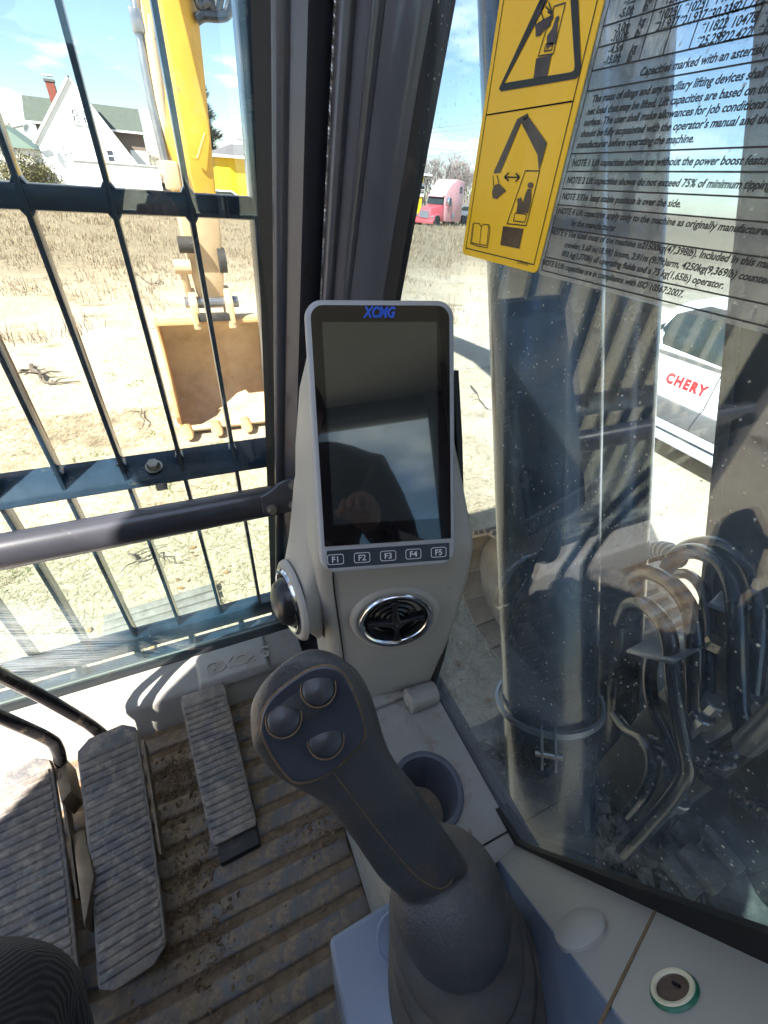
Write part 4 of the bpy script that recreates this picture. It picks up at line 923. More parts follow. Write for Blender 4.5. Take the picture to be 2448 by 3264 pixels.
while cnt < 46000:
    y = 9 + 50 * rnd.random() ** 1.5; x = rnd.uniform(-0.35 * y - 3, 0.95 * y + 3)
    e = 13.5 + 3 * noise.noise(V((x * .2, 0, 4)))
    if x > 7: e += 2
    if y < e and noise.noise(V((x * .6, y * .6, 9))) < 0.25 + 0.05 * (e - y): continue
    if 57 < y: continue
    a = rnd.uniform(0, 2 * pi); cl_ = noise.noise(V((x * .5, y * .35, 21))) + .5 * noise.noise(V((x * 1.7, y * 1.2, 2)))
    if cl_ < rnd.uniform(-.5, .25): continue
    h = rnd.uniform(0.05, 0.22) * (0.7 + 0.9 * max(0, cl_)) * (0.6 + 0.5 * min(1, max(0, (y - 12) / 14)))
    if x > 0.28 * y and y > 18: h *= 1.7
    fld_p = V((x, y, gz(x, y) - 0.01)); blade(fld, fld_p, V((cos(a), sin(a), 0)), h * rnd.uniform(.2, .7), 0.006 + 0.00042 * y, h); cnt += 1
tag(fld.build('dry_grass_field', MATS['straw_field'], None, smooth=0), 'field of standing dead tan grass beyond the sand', 'grass', kind='stuff')
wk = MB(); cnt = 0
while cnt < 5200:
    y = 9 + 40 * rnd.random() ** 1.4; x = rnd.uniform(-0.35 * y - 3, 0.95 * y + 3); c0_ = noise.noise(V((x * .9, y * .9, 31)))
    if c0_ < 0.18: continue
    a = rnd.uniform(0, 2 * pi); blade(wk, V((x, y, gz(x, y))), V((cos(a), sin(a), 0)), rnd.uniform(.03, .22), 0.004 + 0.0003 * y, rnd.uniform(.15, .5) * (0.5 + c0_)); cnt += 1
leafmat('weed_brown', (0.10, 0.06, 0.04), (0.26, 0.17, 0.11), 2.0)
tag(wk.build('dry_weed_stalks', MATS['weed_brown'], None, smooth=0), 'clumps of taller dark brown dead weed stalks in the field', 'weeds', kind='stuff')
wd_ = MB()
for _ in range(70):
    x, y = rnd.uniform(-2.5, 2.5), rnd.uniform(3, 11); n_ = rnd.randint(8, 26)
    for k in range(n_):
        a = rnd.uniform(0, 2 * pi); blade(wd_, V((x + rnd.gauss(0, .05), y + rnd.gauss(0, .05), gz(x, y))), V((cos(a), sin(a), 0)), rnd.uniform(.02, .07), 0.005, rnd.uniform(.005, .03))
tag(wd_.build('green_weeds', MATS['weed_green'], None, smooth=0), 'small low green weed tufts dotted over the sand', 'weeds', kind='stuff')
# dead leaves blown against the machine
leafmat('dead_leaf', (0.16, 0.075, 0.03), (0.42, 0.23, 0.10), 14.0)
dl = MB()
for _ in range(420):
    x, y = rnd.uniform(-1.6, 2.4), rnd.uniform(0.8, 3.6)
    if dens(x * 1.5, y * 1.5) < 0.1: continue
    a = rnd.uniform(0, 2 * pi); l = rnd.uniform(.012, .032); d1 = V((cos(a), sin(a), rnd.uniform(-.3, .5))) * l; d2 = V((-sin(a), cos(a), rnd.uniform(-.4, .4))) * l * .6; p = V((x, y, gz(x, y) + .012))
    dl.add([p - d1, p - d2 * .8, p + d1 * .2 - d2, p + d1, p + d1 * .2 + d2, p + d2 * .8], [(0, 1, 2, 3), (0, 3, 4, 5)])
tag(dl.build('dead_leaves', MATS['dead_leaf'], None, smooth=0), 'curled brown dead leaves lying in the straw near the machine', 'leaves', kind='stuff')
# fallen branches
mat('dead_wood', (0.13, 0.10, 0.075), 0.9, var=0.35, vs=30, bump=0.5, bs=80)
mat('plank_wood', (0.21, 0.19, 0.165), 0.85, var=0.3, vs=12, bump=0.5, bs=60)
def branch(px, label, forks=3, r=0.012, seed=0):
    rn = random.Random(seed); pts = [P_z(x, y, GROUND + 0.02) for x, y in px]
    o = thing('fallen_branch', label, 'branch', pts[0], group='fallen branches on the sand')
    pts = smooth_path(pts, 4); pts = [p + V((rn.gauss(0, .012), rn.gauss(0, .012), abs(rn.gauss(0, .02)))) for p in pts]
    k = len(pts); mb = MB(); mb.tube(pts, [r * (1 - 0.75 * i / k) for i in range(k)], 6); mb.build('main_stem', MATS['dead_wood'], o)
    for f in range(forks):
        i = rn.randrange(1, k - 1); d = (pts[i] - pts[i - 1]).normalized(); a = rn.choice((-1, 1)) * rn.uniform(.5, 1.1)
        e = V((d.x * cos(a) - d.y * sin(a), d.x * sin(a) + d.y * cos(a), rn.uniform(.05, .5))); l = rn.uniform(.15, .4)
        mb = MB(); mb.tube([pts[i], pts[i] + e * l * .5, pts[i] + e * l + V((0, 0, -.05))], [r * .5, r * .35, r * .15], 5); mb.build('twig', MATS['dead_wood'], o)
branch([(95, 1165), (125, 1195), (145, 1222), (255, 1215)], 'forked grey branch lying on the sand at far left', 4, 0.03, 1)
branch([(60, 1190), (100, 1180), (130, 1200), (150, 1225)], 'short crooked branch tangled with the forked one at left', 3, 0.02, 2)
branch([(430, 870), (480, 905), (520, 900)], 'thin pale brush branch at the edge of the grass left of the bucket', 5, 0.02, 3)
branch([(410, 1770), (450, 1790), (500, 1765), (560, 1800)], 'dark twig close under the lower front glass', 3, 0.012, 4)
branch([(1500, 1230), (1540, 1290), (1570, 1310)], 'thin twig on the sand right of the screen', 3, 0.012, 5)
branch([(450, 1305), (460, 1360), (445, 1370)], 'small curved twig on the sand left of the bucket teeth', 2, 0.010, 6)
# board lying under the window
bd = thing('weathered_board', 'grey weathered board on the ground below the lower front window', 'board', P_z(600, 1935, GROUND))
p0, p1 = P_z(330, 2010, GROUND + 0.03), P_z(690, 1905, GROUND + 0.03)
for k in range(3): MB().beam(p0 + V((0, 0.07 * k - .05, 0)), p1 + V((0, 0.075 * k - .05, 0.004 * k)), 0.062, 0.03).build('board_strip', MATS['plank_wood'], bd, bevel=0.004)

# ================================================================ excavator arm, bucket, boom, cylinders
mat('arm_yellow', (0.62, 0.36, 0.045), 0.5, var=0.14, vs=3, dust=((0.52, 0.38, 0.20), 0.22, 4, 0.35), dust2=((0.34, 0.22, 0.11), 0.05, 8, 0.12))
mat('arm_worn', (0.52, 0.37, 0.22), 0.65, var=0.2, vs=4, dust=((0.52, 0.37, 0.22), 0.40, 6, 0.25), dust2=((0.22, 0.13, 0.07), 0.02, 11, 0.12))
mat('bucket_steel', (0.50, 0.37, 0.225), 0.75, var=0.25, vs=4, bump=0.4, bs=40, dust=((0.58, 0.47, 0.31), 0.55, 5, 0.3), dust2=((0.20, 0.12, 0.07), 0.0, 8, 0.12))
mat('bucket_out', (0.52, 0.30, 0.13), 0.7, var=0.2, vs=5, dust=((0.56, 0.43, 0.27), 0.2, 8, 0.25))
mat('tooth_steel', (0.50, 0.30, 0.14), 0.55, var=0.2, vs=12, dust=((0.50, 0.38, 0.24), 0.15, 14))
mat('hose_black', (0.012, 0.015, 0.022), 0.26, var=0.3, vs=30, bump=0.15, bs=150, coat=0.3, dust=((0.10, 0.085, 0.065), -0.02, 22, 0.25))
mat('pipe_steel', (0.30, 0.30, 0.32), 0.3, metal=0.8, var=0.2, dust=((0.3, 0.24, 0.17), 0.15, 12))
mat('cyl_paint', (0.020, 0.034, 0.052), 0.24, var=0.3, vs=6, coat=0.3, dust=((0.10, 0.085, 0.065), 0.22, 9, 0.3), dust2=((0.17, 0.14, 0.10), -0.05, 26, 0.15))
mat('boom_dark', (0.030, 0.025, 0.021), 0.7, var=0.35, vs=8, bump=0.5, bs=50, dust=((0.085, 0.068, 0.05), 0.30, 16, 0.3), dust2=((0.012, 0.011, 0.010), 0.2, 34, 0.2))
mat('mud', (0.18, 0.16, 0.135), 0.9, var=0.5, vs=14, bump=0.9, bs=60, dust=((0.32, 0.27, 0.20), 0.2, 22, 0.3), dust2=((0.04, 0.045, 0.048), 0.15, 12, 0.25))
mat('bracket_paint', (0.20, 0.22, 0.25), 0.35, var=0.2, vs=12, metal=0.3, dust=((0.2, 0.16, 0.11), 0.1, 18))
ka = 5.15 / 4.6
arm = thing('dipper_stick', 'yellow excavator arm hanging upright behind the guard bars, worn bare near the bucket', 'digging arm', (0.38, 5.2, -1.4))
am = MB(); rings = []
for z, xl, xr, y0, y1 in ((-1.02, .250, .500, 5.16, 5.42), (-0.80, .222, .528, 5.12, 5.46), (-0.50, .205, .545, 5.06, 5.52), (-0.15, .205, .56, 4.98, 5.58)):
    rings.append([V((xl, y0, z)), V((xr, y0, z)), V((xr, y1, z)), V((xl, y1, z))])
am.loft(rings).build('lower_arm', MATS['arm_worn'], arm, bevel=0.02)
am = MB(); rings = []
for z, xl, xs_, xr, y0, yr, y1 in ((-0.152, .205, .540, .55, 4.98, 4.99, 5.58), (0.36, .213, .562, .572, 4.92, 4.93, 5.64), (1.2, .225, .44, .630, 4.82, 5.06, 5.75), (2.3, .24, .30, .64, 4.75, 5.20, 5.7)):
    rings.append([V((xl, y0, z)), V((xs_, y0, z)), V((xr, yr, z)), V((xr, y1, z)), V((xl, y1, z))])
am.loft(rings).build('upper_arm', MATS['arm_yellow'], arm, bevel=0.008)
for x in (.150, .500):                                             # bucket pivot cheeks and pin
    MB().prism([V((x, 5.05, -1.30)), V((x, 5.40, -1.30)), V((x, 5.46, -1.05)), V((x, 5.36, -0.93)), V((x, 5.14, -0.93)), V((x, 5.04, -1.05))], (0.075, 0, 0)).build('bucket_ear', MATS['arm_worn'], arm, bevel=0.012)
pn = MB(); pn.tube([V((.11, 5.18, -1.06)), V((.64, 5.18, -1.06))], 0.055, 18); pn.build('pivot_pin', MATS['pipe_steel'], arm)
pn = MB(); pn.bmm((.20, 5.04, -1.22), (.52, 5.09, -1.14)); pn.build('stop_block', MATS['boom_dark'], arm, bevel=0.01)
pipe = [P_y(466, -60, 4.9), P_y(472, 30, 4.9), P_y(500, 220, 4.92), P_y(530, 430, 4.98), P_y(550, 540, 5.0)]
MB().tube(smooth_path(pipe, 4), 0.045, 12).build('side_pipe', MATS['arm_worn'], arm)
rodp = [P_y(428, -60, 4.95), P_y(438, 60, 4.95), P_y(478, 300, 4.95), P_y(527, 515, 4.95), P_y(545, 585, 4.95)]
MB().tube(smooth_path(rodp, 4), 0.033, 12).build('cylinder_rod', MATS['pipe_steel'], arm)
o = P_y(440, 62, 4.93); MB().bmm(o + V((-.05, -.05, -.07)), o + V((.03, .05, .05))).build('rod_clamp', MATS['pipe_steel'], arm, bevel=0.01)
o2 = P_y(468, 70, 4.9); MB().beam(o, P_y(500, 72, 4.9), 0.07, 0.05).build('clamp_arm', MATS['arm_yellow'], arm, bevel=0.008)
o = P_y(545, 560, 4.95); MB().bmm(o + V((-.06, -.05, -.10)), o + V((.07, .05, .10))).build('rod_clevis', MATS['arm_worn'], arm, bevel=0.02)
lk = [P_y(586, 780, 5.05), P_y(580, 850, 5.05)]
MB().tube([lk[0] + V((-.05, 0, 0)), lk[0] + V((.10, 0, 0))], 0.07, 14).build('link_boss', MATS['boom_dark'], arm)
MB().tube([lk[1] + V((-.07, 0, 0)), lk[1] + V((.08, 0, 0))], 0.062, 14).build('link_boss', MATS['arm_worn'], arm)
MB().beam(lk[1], V((.17, 5.2, -1.0)), 0.06, 0.10).build('bucket_link', MATS['arm_worn'], arm, bevel=0.015)
MB().tube([P_y(702, 830, 5.1) + V((-.02, 0, 0)), P_y(702, 830, 5.1) + V((.05, 0, 0))], 0.11, 16).build('pin_cap', MATS['boom_dark'], arm)
for px in ([(622, -40), (640, 20), (670, 10), (690, 30), (704, -40)], [(626, 62), (650, 50), (700, 52), (728, 36), (742, -40)]):
    MB().tube(smooth_path([P_y(x, y, 4.95) for x, y in px], 6), 0.035, 10).build('arm_hose', MATS['hose_black'], arm)
bhook = MB(); bhook.tube(smooth_path([P_y(x, y, 4.9) for x, y in ((612, 497), (628, 505), (640, 470), (654, 425))], 5), 0.012, 8); bhook.build('weld_bead', MATS['arm_yellow'], arm)

bk = thing('bucket', 'tan steel digging bucket with open mouth and blunt teeth resting just above the sand', 'bucket', (0.37, 5.4, GROUND))
XL, XR = -0.19, 0.93
prof = [(5.02, -2.385), (5.30, -2.385), (5.62, -2.345), (5.84, -2.24), (5.98, -2.06), (6.0, -1.84), (5.92, -1.62), (5.76, -1.44), (5.54, -1.31), (5.30, -1.245), (5.16, -1.235)]
sm_ = smooth_path([V((0, y, z)) for y, z in prof], 3)
def off(i, d):
    a, b_ = sm_[max(i - 1, 0)], sm_[min(i + 1, len(sm_) - 1)]; t = (b_ - a).normalized(); nrm = V((0, t.z, -t.y)); return sm_[i] + nrm * d
sh = MB()
for x0, x1 in ((XL, XR),):
    rings = []
    for x in [XL + (XR - XL) * i / 6 for i in range(7)]:
        rings.append([V((x, sm_[i].y, sm_[i].z)) for i in range(len(sm_))] + [V((x, off(i, 0.035).y, off(i, 0.035).z)) for i in reversed(range(len(sm_)))])
    sh.loft(rings)
sh.build('shell', MATS['bucket_steel'], bk, smooth=50)
mth = [(5.02, -2.385), (5.10, -2.05), (5.20, -1.70), (5.24, -1.45), (5.20, -1.30), (5.16, -1.235)]
for x, s in ((XL - 0.028, 1), (XR, 1)):
    outl = [V((x, p.y, p.z)) for p in sm_] + [V((x, y, z)) for y, z in reversed(mth[1:-1])]
    outl = [V((x, off(i, 0.03).y, off(i, 0.03).z)) for i in range(len(sm_))] + [V((x, y, z)) for y, z in reversed(mth[1:-1])]
    MB().prism(outl, (0.028, 0, 0)).build('side_wall', MATS['bucket_out'], bk, bevel=0.005)
for x in (XL - 0.045, XR - 0.01):                                # side cutters
    MB().prism([V((x, 5.03, -2.30)), V((x, 4.97, -2.20)), V((x, 5.03, -1.90)), V((x, 5.13, -1.80)), V((x, 5.13, -2.25))], (0.045, 0, 0)).build('side_cutter', MATS['tooth_steel'], bk, bevel=0.008)
MB().prism([V((XL - .02, 5.045, -2.40)), V((XL - .02, 4.965, -2.385)), V((XL - .02, 4.955, -2.36)), V((XL - .02, 5.045, -2.345))], (XR - XL + .04, 0, 0)).build('cutting_lip', MATS['bucket_steel'], bk, bevel=0.006)
tip = [P_z(604, 1385, -2.40).x, P_z(688, 1358, -2.40).x, P_z(776, 1340, -2.40).x]
for x in (-0.150, 0.172, 0.512, 0.85):
    t = MB(); rr_ = []
    for y, w, h, zc in ((5.06, .060, .050, -2.365), (4.98, .058, .050, -2.368), (4.93, .066, .045, -2.372), (4.87, .064, .034, -2.382), (4.82, .054, .022, -2.392), (4.795, .034, .010, -2.398)):
        rr_.append([V((x + w * cos(a), y, zc + h * sin(a) * 0.9)) for a in [2 * pi * j / 14 for j in range(14)]])
    t.loft(rr_).build('tooth', MATS['tooth_steel'], bk, smooth=50)
MB().tube([V((0.02, 5.14, -1.225)), V((0.72, 5.14, -1.225))], 0.03, 10).build('top_edge_bar', MATS['bucket_out'], bk)
MB().bmm((XL - .03, 5.10, -1.26), (XR + .03, 5.24, -1.215)).build('top_lip', MATS['bucket_out'], bk, bevel=0.01)
for x in (0.165, 0.530):
    MB().prism([V((x, 5.00, -1.235)), V((x, 5.46, -1.235)), V((x, 5.36, -1.0)), V((x, 5.20, -0.95)), V((x, 5.08, -1.02))], (0.04, 0, 0)).build('hinge_plate', MATS['bucket_out'], bk, bevel=0.01)
for px in ((638, 1172), (724, 1167)):
    d = ray(*px); d.normalize(); o = P_y(px[0], px[1], 5.86)

# boom: right of the cab, rising forward, then out to the head of the arm
boom = thing('boom', 'mud-caked dark boom foot seen through the right pane at the right edge', 'boom', (1.0, 0.0, -1.1))
bs_ = MB()
fr = [(0.16, -1.15), (0.16, -0.75), (0.274, -0.493), (0.429, -0.146), (0.80, 0.69), (1.10, 1.45), (2.0, 2.25), (3.4, 2.75), (4.9, 2.80)]
bkk = [(-0.55, -1.15), (-0.52, -0.70), (-0.42, -0.30), (-0.30, 0.05), (0.0, 0.85), (0.55, 1.95), (1.6, 2.95), (3.2, 3.35), (5.2, 3.15)]
rings = []
for i, (a, c) in enumerate(zip(fr, bkk)):
    t = i / (len(fr) - 1); xa = 0.82 + (0.26 - 0.82) * max(0, t - .4) / .6; xb = 1.25 + (0.60 - 1.25) * max(0, t - .4) / .6
    rings.append([V((xa, a[0], a[1])), V((xb, a[0], a[1])), V((xb, c[0], c[1])), V((xa, c[0], c[1]))])
bs_.loft(rings).build('boom_box', MATS['boom_dark'], boom, bevel=0.015)
for y, z in ((4.95, 2.6),): MB().tube([V((.2, y, z)), V((.68, y, z))], 0.09, 16).build('head_pin', MATS['pipe_steel'], boom)
fl = MB(); fl.tube([V((0.814, 0.16, -0.9)), V((0.814, 0.16, -0.75)), V((0.814, 0.273, -0.493)), V((0.814, 0.428, -0.146)), V((0.814, 0.80, 0.69))], 0.010, 8); fl.build('edge_weld', MATS['boom_dark'], boom)

def cyl(label, ca, cb, r, ring=True):
    d = (ca - cb).normalized(); lo = cb - d * 0.55; hi = ca + d * 0.9
    t = thing('boom_cylinder', label, 'cylinder', lo, group='boom cylinders right of the cab')
    b_ = MB(); b_.lathe([(0.0, 0), (r * 1.0, 0), (r, 0.02), (r, (hi - lo).length - 0.02), (r * .9, (hi - lo).length), (0, (hi - lo).length)], lo, d, 44); b_.build('barrel', MATS['cyl_paint'], t, smooth=50)
    ro = MB(); ro.tube([hi - d * .01, hi + d * 1.2], r * .55, 20); ro.build('rod', MATS['pipe_steel'], t)
    g_ = MB(); g_.tube([lo - d * .06 + V((-.10, 0, 0)), lo - d * .06 + V((.10, 0, 0))], 0.09, 20); g_.build('base_eye', MATS['cyl_paint'], t)
    return t, d
ca, cb = ray(1736, 1000) * 0.60, ray(1748, 2250) * 0.735
cy1, cdir = cyl('near dark boom cylinder with a clamp ring, seen through the right pane', ca, cb, 0.077)
rc = cb + cdir * 0.012; x_, y_, z_ = frame(cdir, V((-1, 0, 0)))
rg = MB(); k = 48; R_ = 0.0835
rg.loft([[rc + (x_ * cos(a) + y_ * sin(a)) * (R_ + w) + z_ * h for w, h in ((0, -.005), (.005, -.005), (.005, .005), (0, .005))] for a in [2 * pi * j / k for j in range(k)] + [0]], cap=False)
rg.build('clamp_ring', MATS['bracket_paint'], cy1, smooth=30)
tow = (-rc); tow = (tow - cdir * tow.dot(cdir)).normalized(); sid = cdir.cross(tow)
for s in (-0.010, 0.010):
    o = rc + tow * (R_ + 0.006) + sid * s; MB().box(o - cdir * 0.022, (0.004, 0.016, 0.07), (sid, tow, cdir)).build('clamp_lug', MATS['bracket_paint'], cy1, bevel=0.001)
MB().tube([rc + tow * (R_ + .010) - cdir * .03 - sid * .02, rc + tow * (R_ + .010) - cdir * .03 + sid * .02], 0.005, 8).build('clamp_bolt', MATS['bolt_steel'], cy1)
pr_ = MB(); pr_.tube([cb - cdir * .5 + x_ * -0.090 + tow * .02, ca + cdir * .8 + x_ * -0.090 + tow * .02], 0.013, 10); pr_.build('oil_pipe', MATS['cyl_paint'], cy1)
ca2, cb2 = ray(1985, 950) * 0.78, ray(1938, 2300) * 0.98
cyl('far dark boom cylinder just right of and behind the clamped one', ca2, cb2, 0.062)

# swing deck covered in mud
dk = MB(); DZ = -1.06
dk.grid(lambda u, v: V((0.31 + 1.15 * u, -1.0 + 1.36 * v, DZ + 0.030 * noise.noise(V((u * 9, v * 11, 2))) + 0.018 * noise.noise(V((u * 30, v * 34, 5))))), 60, 70)
deck = thing('swing_deck', 'muddy steel machine deck below the right pane, strewn with clods', 'machine deck', (0.85, -0.3, -1.3))
dk.build('deck_top', MATS['mud'], deck, smooth=60)
MB().bmm((0.31, -1.0, -1.45), (1.46, 0.355, DZ - 0.055)).build('deck_frame', MATS['boom_dark'], deck, bevel=0.01)
for (px0, px1, w, h) in (((2170, 2700), (2290, 2840), .035, .03), ((2240, 2640), (2360, 2780), .02, .03), ((2330, 2400), (2560, 2640), .035, .03), ((2120, 2740), (2220, 2860), .03, .02)):
    MB().beam(P_z(*px0, DZ + .03), P_z(*px1, DZ + .03), w, h).build('deck_strip', MATS['mud'], deck, bevel=0.004)
clods('deck_mud', 'grey brown clods and crumbs of mud on the machine deck', [(0.55, 0.12, .22, .18), (0.72, 0.12, .22, .2), (0.45, 0.2, .12, .12), (0.60, .05, .2, .18)], 1500, 0.003, 0.022, MATS['mud'], 8, DZ + 0.01)

# hoses and pipes beside the boom
hg = 'hydraulic hoses right of the cab'
def hose(label, pts, r, name='hydraulic_hose', ribs=0, m='hose_black'):
    ps = smooth_path(pts, 8); t = thing(name, label, 'hose', ps[-1], group=hg)
    if not ribs: MB().tube(ps, r, 14).build('hose_body', MATS[m], t, smooth=60)
    else:
        L_ = sum((ps[i + 1] - ps[i]).length for i in range(len(ps) - 1)); n_ = int(L_ / ribs) ; fine = []
        acc = 0; out_ = []; rad_ = []
        N_ = n_ * 6
        ds = [0]
        for i in range(len(ps) - 1): ds.append(ds[-1] + (ps[i + 1] - ps[i]).length)
        j = 0
        for q in range(N_ + 1):
            s = ds[-1] * q / N_
            while j < len(ps) - 2 and ds[j + 1] < s: j += 1
            out_.append(ps[j].lerp(ps[j + 1], (s - ds[j]) / max(1e-6, ds[j + 1] - ds[j]))); rad_.append(r * (0.80 + 0.20 * abs(sin(pi * q / 6)) ** 0.6))
        MB().tube(out_, rad_, 12).build('spiral_guard', MATS[m], t, smooth=60)
    return t
def X(x, y, d): return P_x(x, y, d)
hose('outermost black hose arching over at the right edge, behind the others', [X(2150, 1772, .80), X(2200, 1742, .78), X(2290, 1735, .76), X(2370, 1790, .74), X(2408, 1880, .72), X(2415, 1990, .70), X(2405, 2120, .69), X(2390, 2250, .68)], 0.0138)
hose('tall black hose arch in front of the boom, left of the outermost one', [X(2125, 1815, .75), X(2160, 1768, .73), X(2225, 1758, .71), X(2300, 1800, .69), X(2340, 1890, .67), X(2348, 2010, .66), X(2352, 2150, .66), X(2360, 2280, .65), X(2395, 2370, .64), X(2448, 2330, .62), X(2520, 2260, .60)], 0.0135)
hose('middle black hose arch between the tall arch and the cylinder', [X(1990, 1880, .72), X(2020, 1835, .70), X(2070, 1825, .68), X(2140, 1860, .66), X(2195, 1935, .645), X(2212, 2020, .635), X(2212, 2130, .63), X(2215, 2300, .63)], 0.0135)
hose('lowest black hose arch right beside the boom cylinder', [X(1975, 1985, .68), X(2000, 1930, .66), X(2040, 1920, .64), X(2090, 1955, .625), X(2125, 2010, .61), X(2140, 2090, .605), X(2150, 2200, .60), X(2170, 2330, .60), X(2190, 2450, .60), X(2150, 2530, .59), X(2060, 2640, .56), X(1985, 2720, .53)], 0.0130)
hose('thick spiral-wrapped hose running up behind the cylinder', [X(1880, 1880, .95), X(1960, 1820, .92), X(2030, 1780, .88), X(2090, 1757, .86), X(2135, 1762, .84), X(2160, 1790, .82)], 0.022, ribs=0.017)
hose('upper corrugated cable guard sagging across the deck', [X(2070, 2350, .66), X(2130, 2372, .66), X(2200, 2395, .67), X(2290, 2408, .68), X(2350, 2395, .70)], 0.0105, 'corrugated_conduit', 0.015)
hose('second corrugated cable guard just below the upper one', [X(2065, 2380, .64), X(2130, 2402, .64), X(2200, 2425, .65), X(2290, 2440, .66), X(2345, 2428, .68)], 0.0095, 'corrugated_conduit', 0.014)
hose('corrugated cable guard curling down towards the pane', [X(2068, 2392, .62), X(2110, 2425, .61), X(2140, 2470, .60), X(2160, 2520, .60), X(2165, 2545, .59)], 0.0105, 'corrugated_conduit', 0.014)
hose('corrugated cable guard lying along the deck at lower right', [X(2240, 2470, .64), X(2300, 2500, .62), X(2370, 2545, .60), X(2450, 2600, .58), X(2540, 2660, .56)], 0.012, 'corrugated_conduit', 0.018)
hose('bright steel pipe stub at the right edge', [X(2375, 2375, .60), X(2410, 2345, .59), X(2450, 2305, .58), X(2540, 2220, .56)], 0.016, 'steel_pipe', 0, 'pipe_steel')
hose('thin black hose climbing between the two clamp plates', [X(2255, 2260, .64), X(2262, 2100, .66), X(2262, 1980, .70), X(2240, 1880, .74), X(2190, 1830, .78), X(2130, 1835, .82)], 0.0095)
hose('thin black hose looping at the right edge below the tall arch', [X(2430, 2120, .70), X(2405, 2060, .70), X(2400, 1980, .72), X(2440, 1930, .72), X(2500, 1920, .72)], 0.010)
hose('black hose dropping from the lower clamp to the deck', [X(2085, 2060, .64), X(2070, 2160, .63), X(2085, 2260, .62), X(2120, 2340, .62), X(2150, 2440, .61), X(2140, 2560, .60)], 0.0115)
hose('black hose running along the deck beside the cylinder foot', [X(1960, 2280, .66), X(2000, 2330, .64), X(2050, 2360, .62), X(2080, 2430, .60), X(2060, 2520, .58), X(2000, 2600, .56)], 0.011)
# hose end fittings
for x_, y_, d_ in ((2390, 2255, .68), (2214, 2305, .63), (2255, 2262, .64), (2140, 2563, .60)):
    t_ = thing('hose_fitting', 'steel hose end fitting at %s' % {2390: 'the foot of the outermost hose', 2214: 'the foot of the middle hose arch', 2255: 'the foot of the thin climbing hose', 2140: 'the end of the dropping hose on the deck'}[x_], 'fitting', P_x(x_, y_, d_), group='hose end fittings')
    q_ = P_x(x_, y_, d_); MB().lathe([(0, .03), (.016, .03), (.018, .027), (.018, .008), (.013, .006), (.013, -.03), (0, -.03)], q_, (0, 0, 1), 12).build('fitting_nut', MATS['pipe_steel'], t_, smooth=25)
# clamp plates with bolts
def plate(label, px, X_, th):
    t = thing('hose_clamp', label, 'clamp', P_x(*px[0], X_))
    pts = [P_x(x, y, X_ + dx_) for (x, y), dx_ in px_pairs(px)]
    MB().prism(pts, (0, 0, -th)).build('clamp_plate', MATS['bracket_paint'], t, bevel=0.003)
    return t
def px_pairs(px): return [(p[:2], p[2]) for p in px]
def plate3(label, px, th):
    pts = [P_x(x, y, X_) for x, y, X_ in px]; t = thing('hose_clamp', label, 'clamp', pts[0])
    MB().prism(pts, (0, 0, -th)).build('clamp_plate', MATS['bracket_paint'], t, bevel=0.003); return t, pts
t, pts = plate3('grey clamp plate holding the two lower hoses', [(1998, 2070, .60), (2080, 2025, .66), (2225, 2012, .70), (2252, 2042, .66), (2245, 2058, .63), (2150, 2110, .58)], 0.010)
c = sum(pts, V()) / len(pts); MB().lathe([(0, .016), (.013, .016), (.014, 0)], P_x(2268, 2060, .66), (0, 0, 1), 6).build('plate_bolt', MATS['bolt_steel'], t, smooth=25)
t, pts = plate3('grey clamp plate holding the two taller hoses', [(2260, 1920, .66), (2300, 1880, .74), (2430, 1895, .78), (2440, 1905, .74), (2365, 1955, .66)], 0.010)
blk_ = thing('valve_block', 'dull brass and steel valve block between the hoses on the deck', 'valve block', P_x(2260, 2200, .72))
MB().box(P_x(2275, 2215, .74), (0.12, 0.10, 0.20)).build('block_body', MATS['mud'], blk_, bevel=0.008)
mat('brass', (0.34, 0.21, 0.09), 0.45, metal=0.6, var=0.3, vs=40, dust=((0.2, 0.15, 0.1), 0.2, 30))
MB().lathe([(0, .05), (.016, .05), (.018, .03), (.018, 0)], P_x(2262, 2110, .72) - V((0, 0, .03)), (0, 0, 1), 8).build('fitting', MATS['brass'], blk_, smooth=25)
MB().lathe([(0, .03), (.022, .03), (.022, 0)], P_x(2215, 2125, .68) - V((0, 0, .02)), (-.5, -.3, .8), 6).build('fitting', MATS['brass'], blk_, smooth=25)
for x, y in ((2352, 2210), (2352, 2245)):
    MB().lathe([(0, .016), (.012, .016), (.013, 0)], P_x(x, y, .70), (-1, -.3, .2), 6).build('block_bolt', MATS['bolt_steel'], blk_, smooth=25)
MB().bmm((0.66, 0.02, -1.05), (0.80, 0.16, -0.72)).build('block_base', MATS['boom_dark'], blk_, bevel=0.01)

